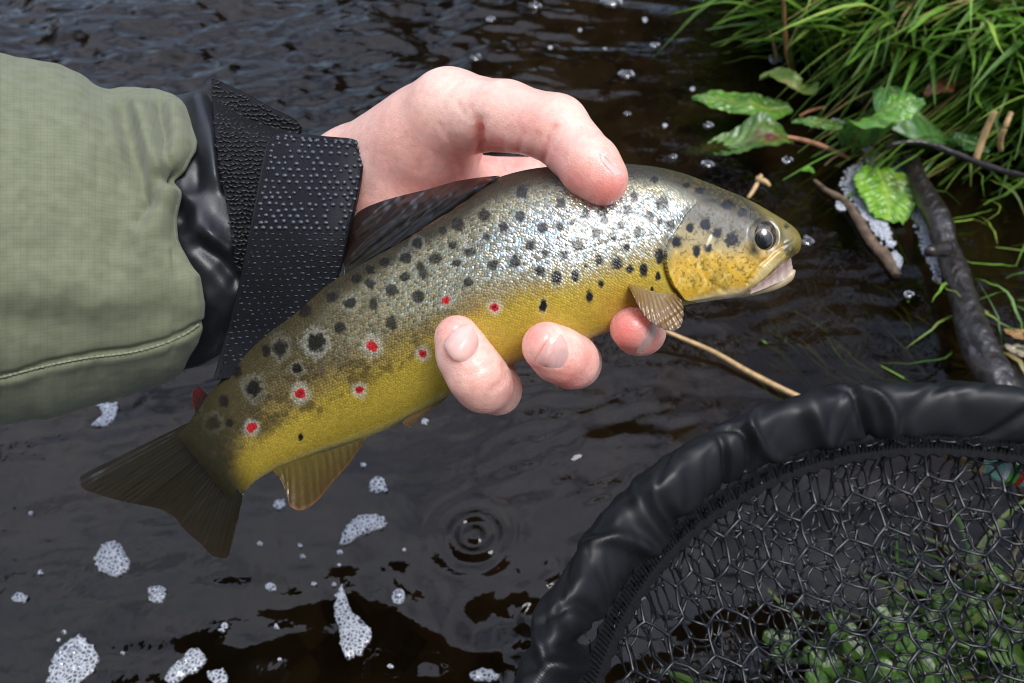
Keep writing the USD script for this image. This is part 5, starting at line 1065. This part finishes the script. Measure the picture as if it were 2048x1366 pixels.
foam('white broken foam under the jacket sleeve', [(195, 812), (215, 805), (232, 808), (235, 825), (225, 845), (205, 855), (185, 852), (205, 832)], 12, [])
foam('foam fringe on the left of the lime leaf', [(1700, 345), (1720, 335), (1738, 330), (1728, 350), (1738, 375), (1752, 405), (1768, 440), (1775, 470), (1780, 492), (1762, 475), (1738, 440), (1712, 405), (1692, 375)], 13, [], dens=0.7)
foam('foam strip between the lime leaf and the branch', [(1795, 300), (1815, 310), (1822, 345), (1832, 385), (1848, 420), (1860, 470), (1875, 515), (1870, 540), (1850, 500), (1838, 450), (1815, 412), (1805, 395), (1826, 378), (1818, 360), (1795, 340), (1785, 318)], 14, [], dens=0.7)
foam('foam streak above the lime leaf', [(1740, 330), (1748, 312), (1765, 308), (1768, 325), (1756, 338)], 15, [])
foam('foam on the tip of the small leaf beside the dock leaf', [(1650, 245), (1672, 240), (1692, 250), (1690, 264), (1668, 268), (1652, 262)], 16, [(1640, 258, 12)])
foam('foam fleck on the left end of the brown twig', blob(1682, 412, 13, 9, .6), 17, [])
foam('foam at the lower tip of the brown twig', blob(1792, 520, 12, 20, -.5), 18, [(1797, 548, 7)])
foam('foam under the small grass stalk at the top', blob(1552, 118, 16, 8), 19, [])
foam('foam caught on the inside of the net', blob(1275, 1185, 22, 18), 20, [])
foam('white foam at the net edge on the bottom of the picture', blob(968, 1352, 30, 12), 21, [])
foam('foam glint beside the drooping dock leaf', blob(1735, 300, 12, 7), 22, [])
for i, (x, y, r_, lb) in enumerate([(1068, 17, 13, 'floating bubble at the top edge left of the other'), (1222, 6, 20, 'largest floating bubble at the top edge'), (982, 44, 8, 'tiny bubble left below the two at the top edge'), (950, 119, 12, 'bubble above the thumb knuckle'), (1252, 152, 14, 'bubble on dark water right of the thumb knuckle'), (1310, 88, 8, 'small bubble between the thumb and the trailing grass'), (1612, 484, 14, 'clear bubble in front of the trout snout'), (1890, 562, 20, 'large clear bubble against the thick branch'), (1818, 590, 9, 'small bubble at the tip of the flat green blade'), (1415, 252, 10, 'bubble beside the half sunken leaf'), (1415, 330, 11, 'bubble below the half sunken leaf'), (1575, 322, 10, 'bubble right of the half sunken leaf'), (1345, 314, 8, 'bubble just above the trout back'), (1255, 226, 6, 'tiny bubble right of the thumb joint')]):
    wp = W(x, y, 0.0); wp[2] = water_z(wp[:1], wp[1:2])[0]; k = proj(wp[None])[2][0] / FX; i2 = trimesh.creation.icosphere(3, 1.0); m = i2.vertices * r_ * k * [1, 1, .55] + wp
    bt = thing('floating_bubble', lb, 'bubble', wp); obj('film', (m, i2.faces), 'bubble', bt)
    a = np.linspace(0, 2 * np.pi, 18, endpoint=False); rimp = np.stack([wp[0] + r_ * k * .95 * np.cos(a), wp[1] + r_ * k * .9 * np.sin(a), 0 * a + wp[2] + .0005], -1)
    rfro = np.random.default_rng(i); parts = [(trimesh.creation.icosphere(1, 1.0).vertices * r_ * k * rfro.uniform(.12, .3) + q, trimesh.creation.icosphere(1, 1.0).faces) for q in rimp[: int(5 + 9 * (i % 3) / 2)]]
    obj('froth_bubbles', joinm(parts), 'foam', bt, kind='stuff')
for i, (x, y, r_) in enumerate([(520, 1087, 6), (541, 1175, 11), (604, 1112, 6), (600, 1090, 5), (450, 1252, 8), (445, 1262, 6), (628, 1168, 5), (554, 1256, 5), (82, 1145, 6), (62, 1027, 5), (727, 930, 6), (680, 1105, 6), (678, 1130, 4), (482, 983, 4), (850, 845, 7), (625, 870, 5), (128, 1265, 5), (118, 1280, 4), (668, 1168, 5), (809, 1100, 4), (245, 1305, 4), (560, 1320, 4), (780, 1330, 6), (1100, 95, 5), (1160, 60, 4), (1290, 40, 5), (1210, 95, 4), (1385, 180, 5), (1330, 250, 5)]):
    foam('tiny white foam speck drifting on the open water', blob(x, y, r_, r_ * .8, 0, 8, i), 60 + i, [], group='tiny foam specks on the open water', thick=.0018)
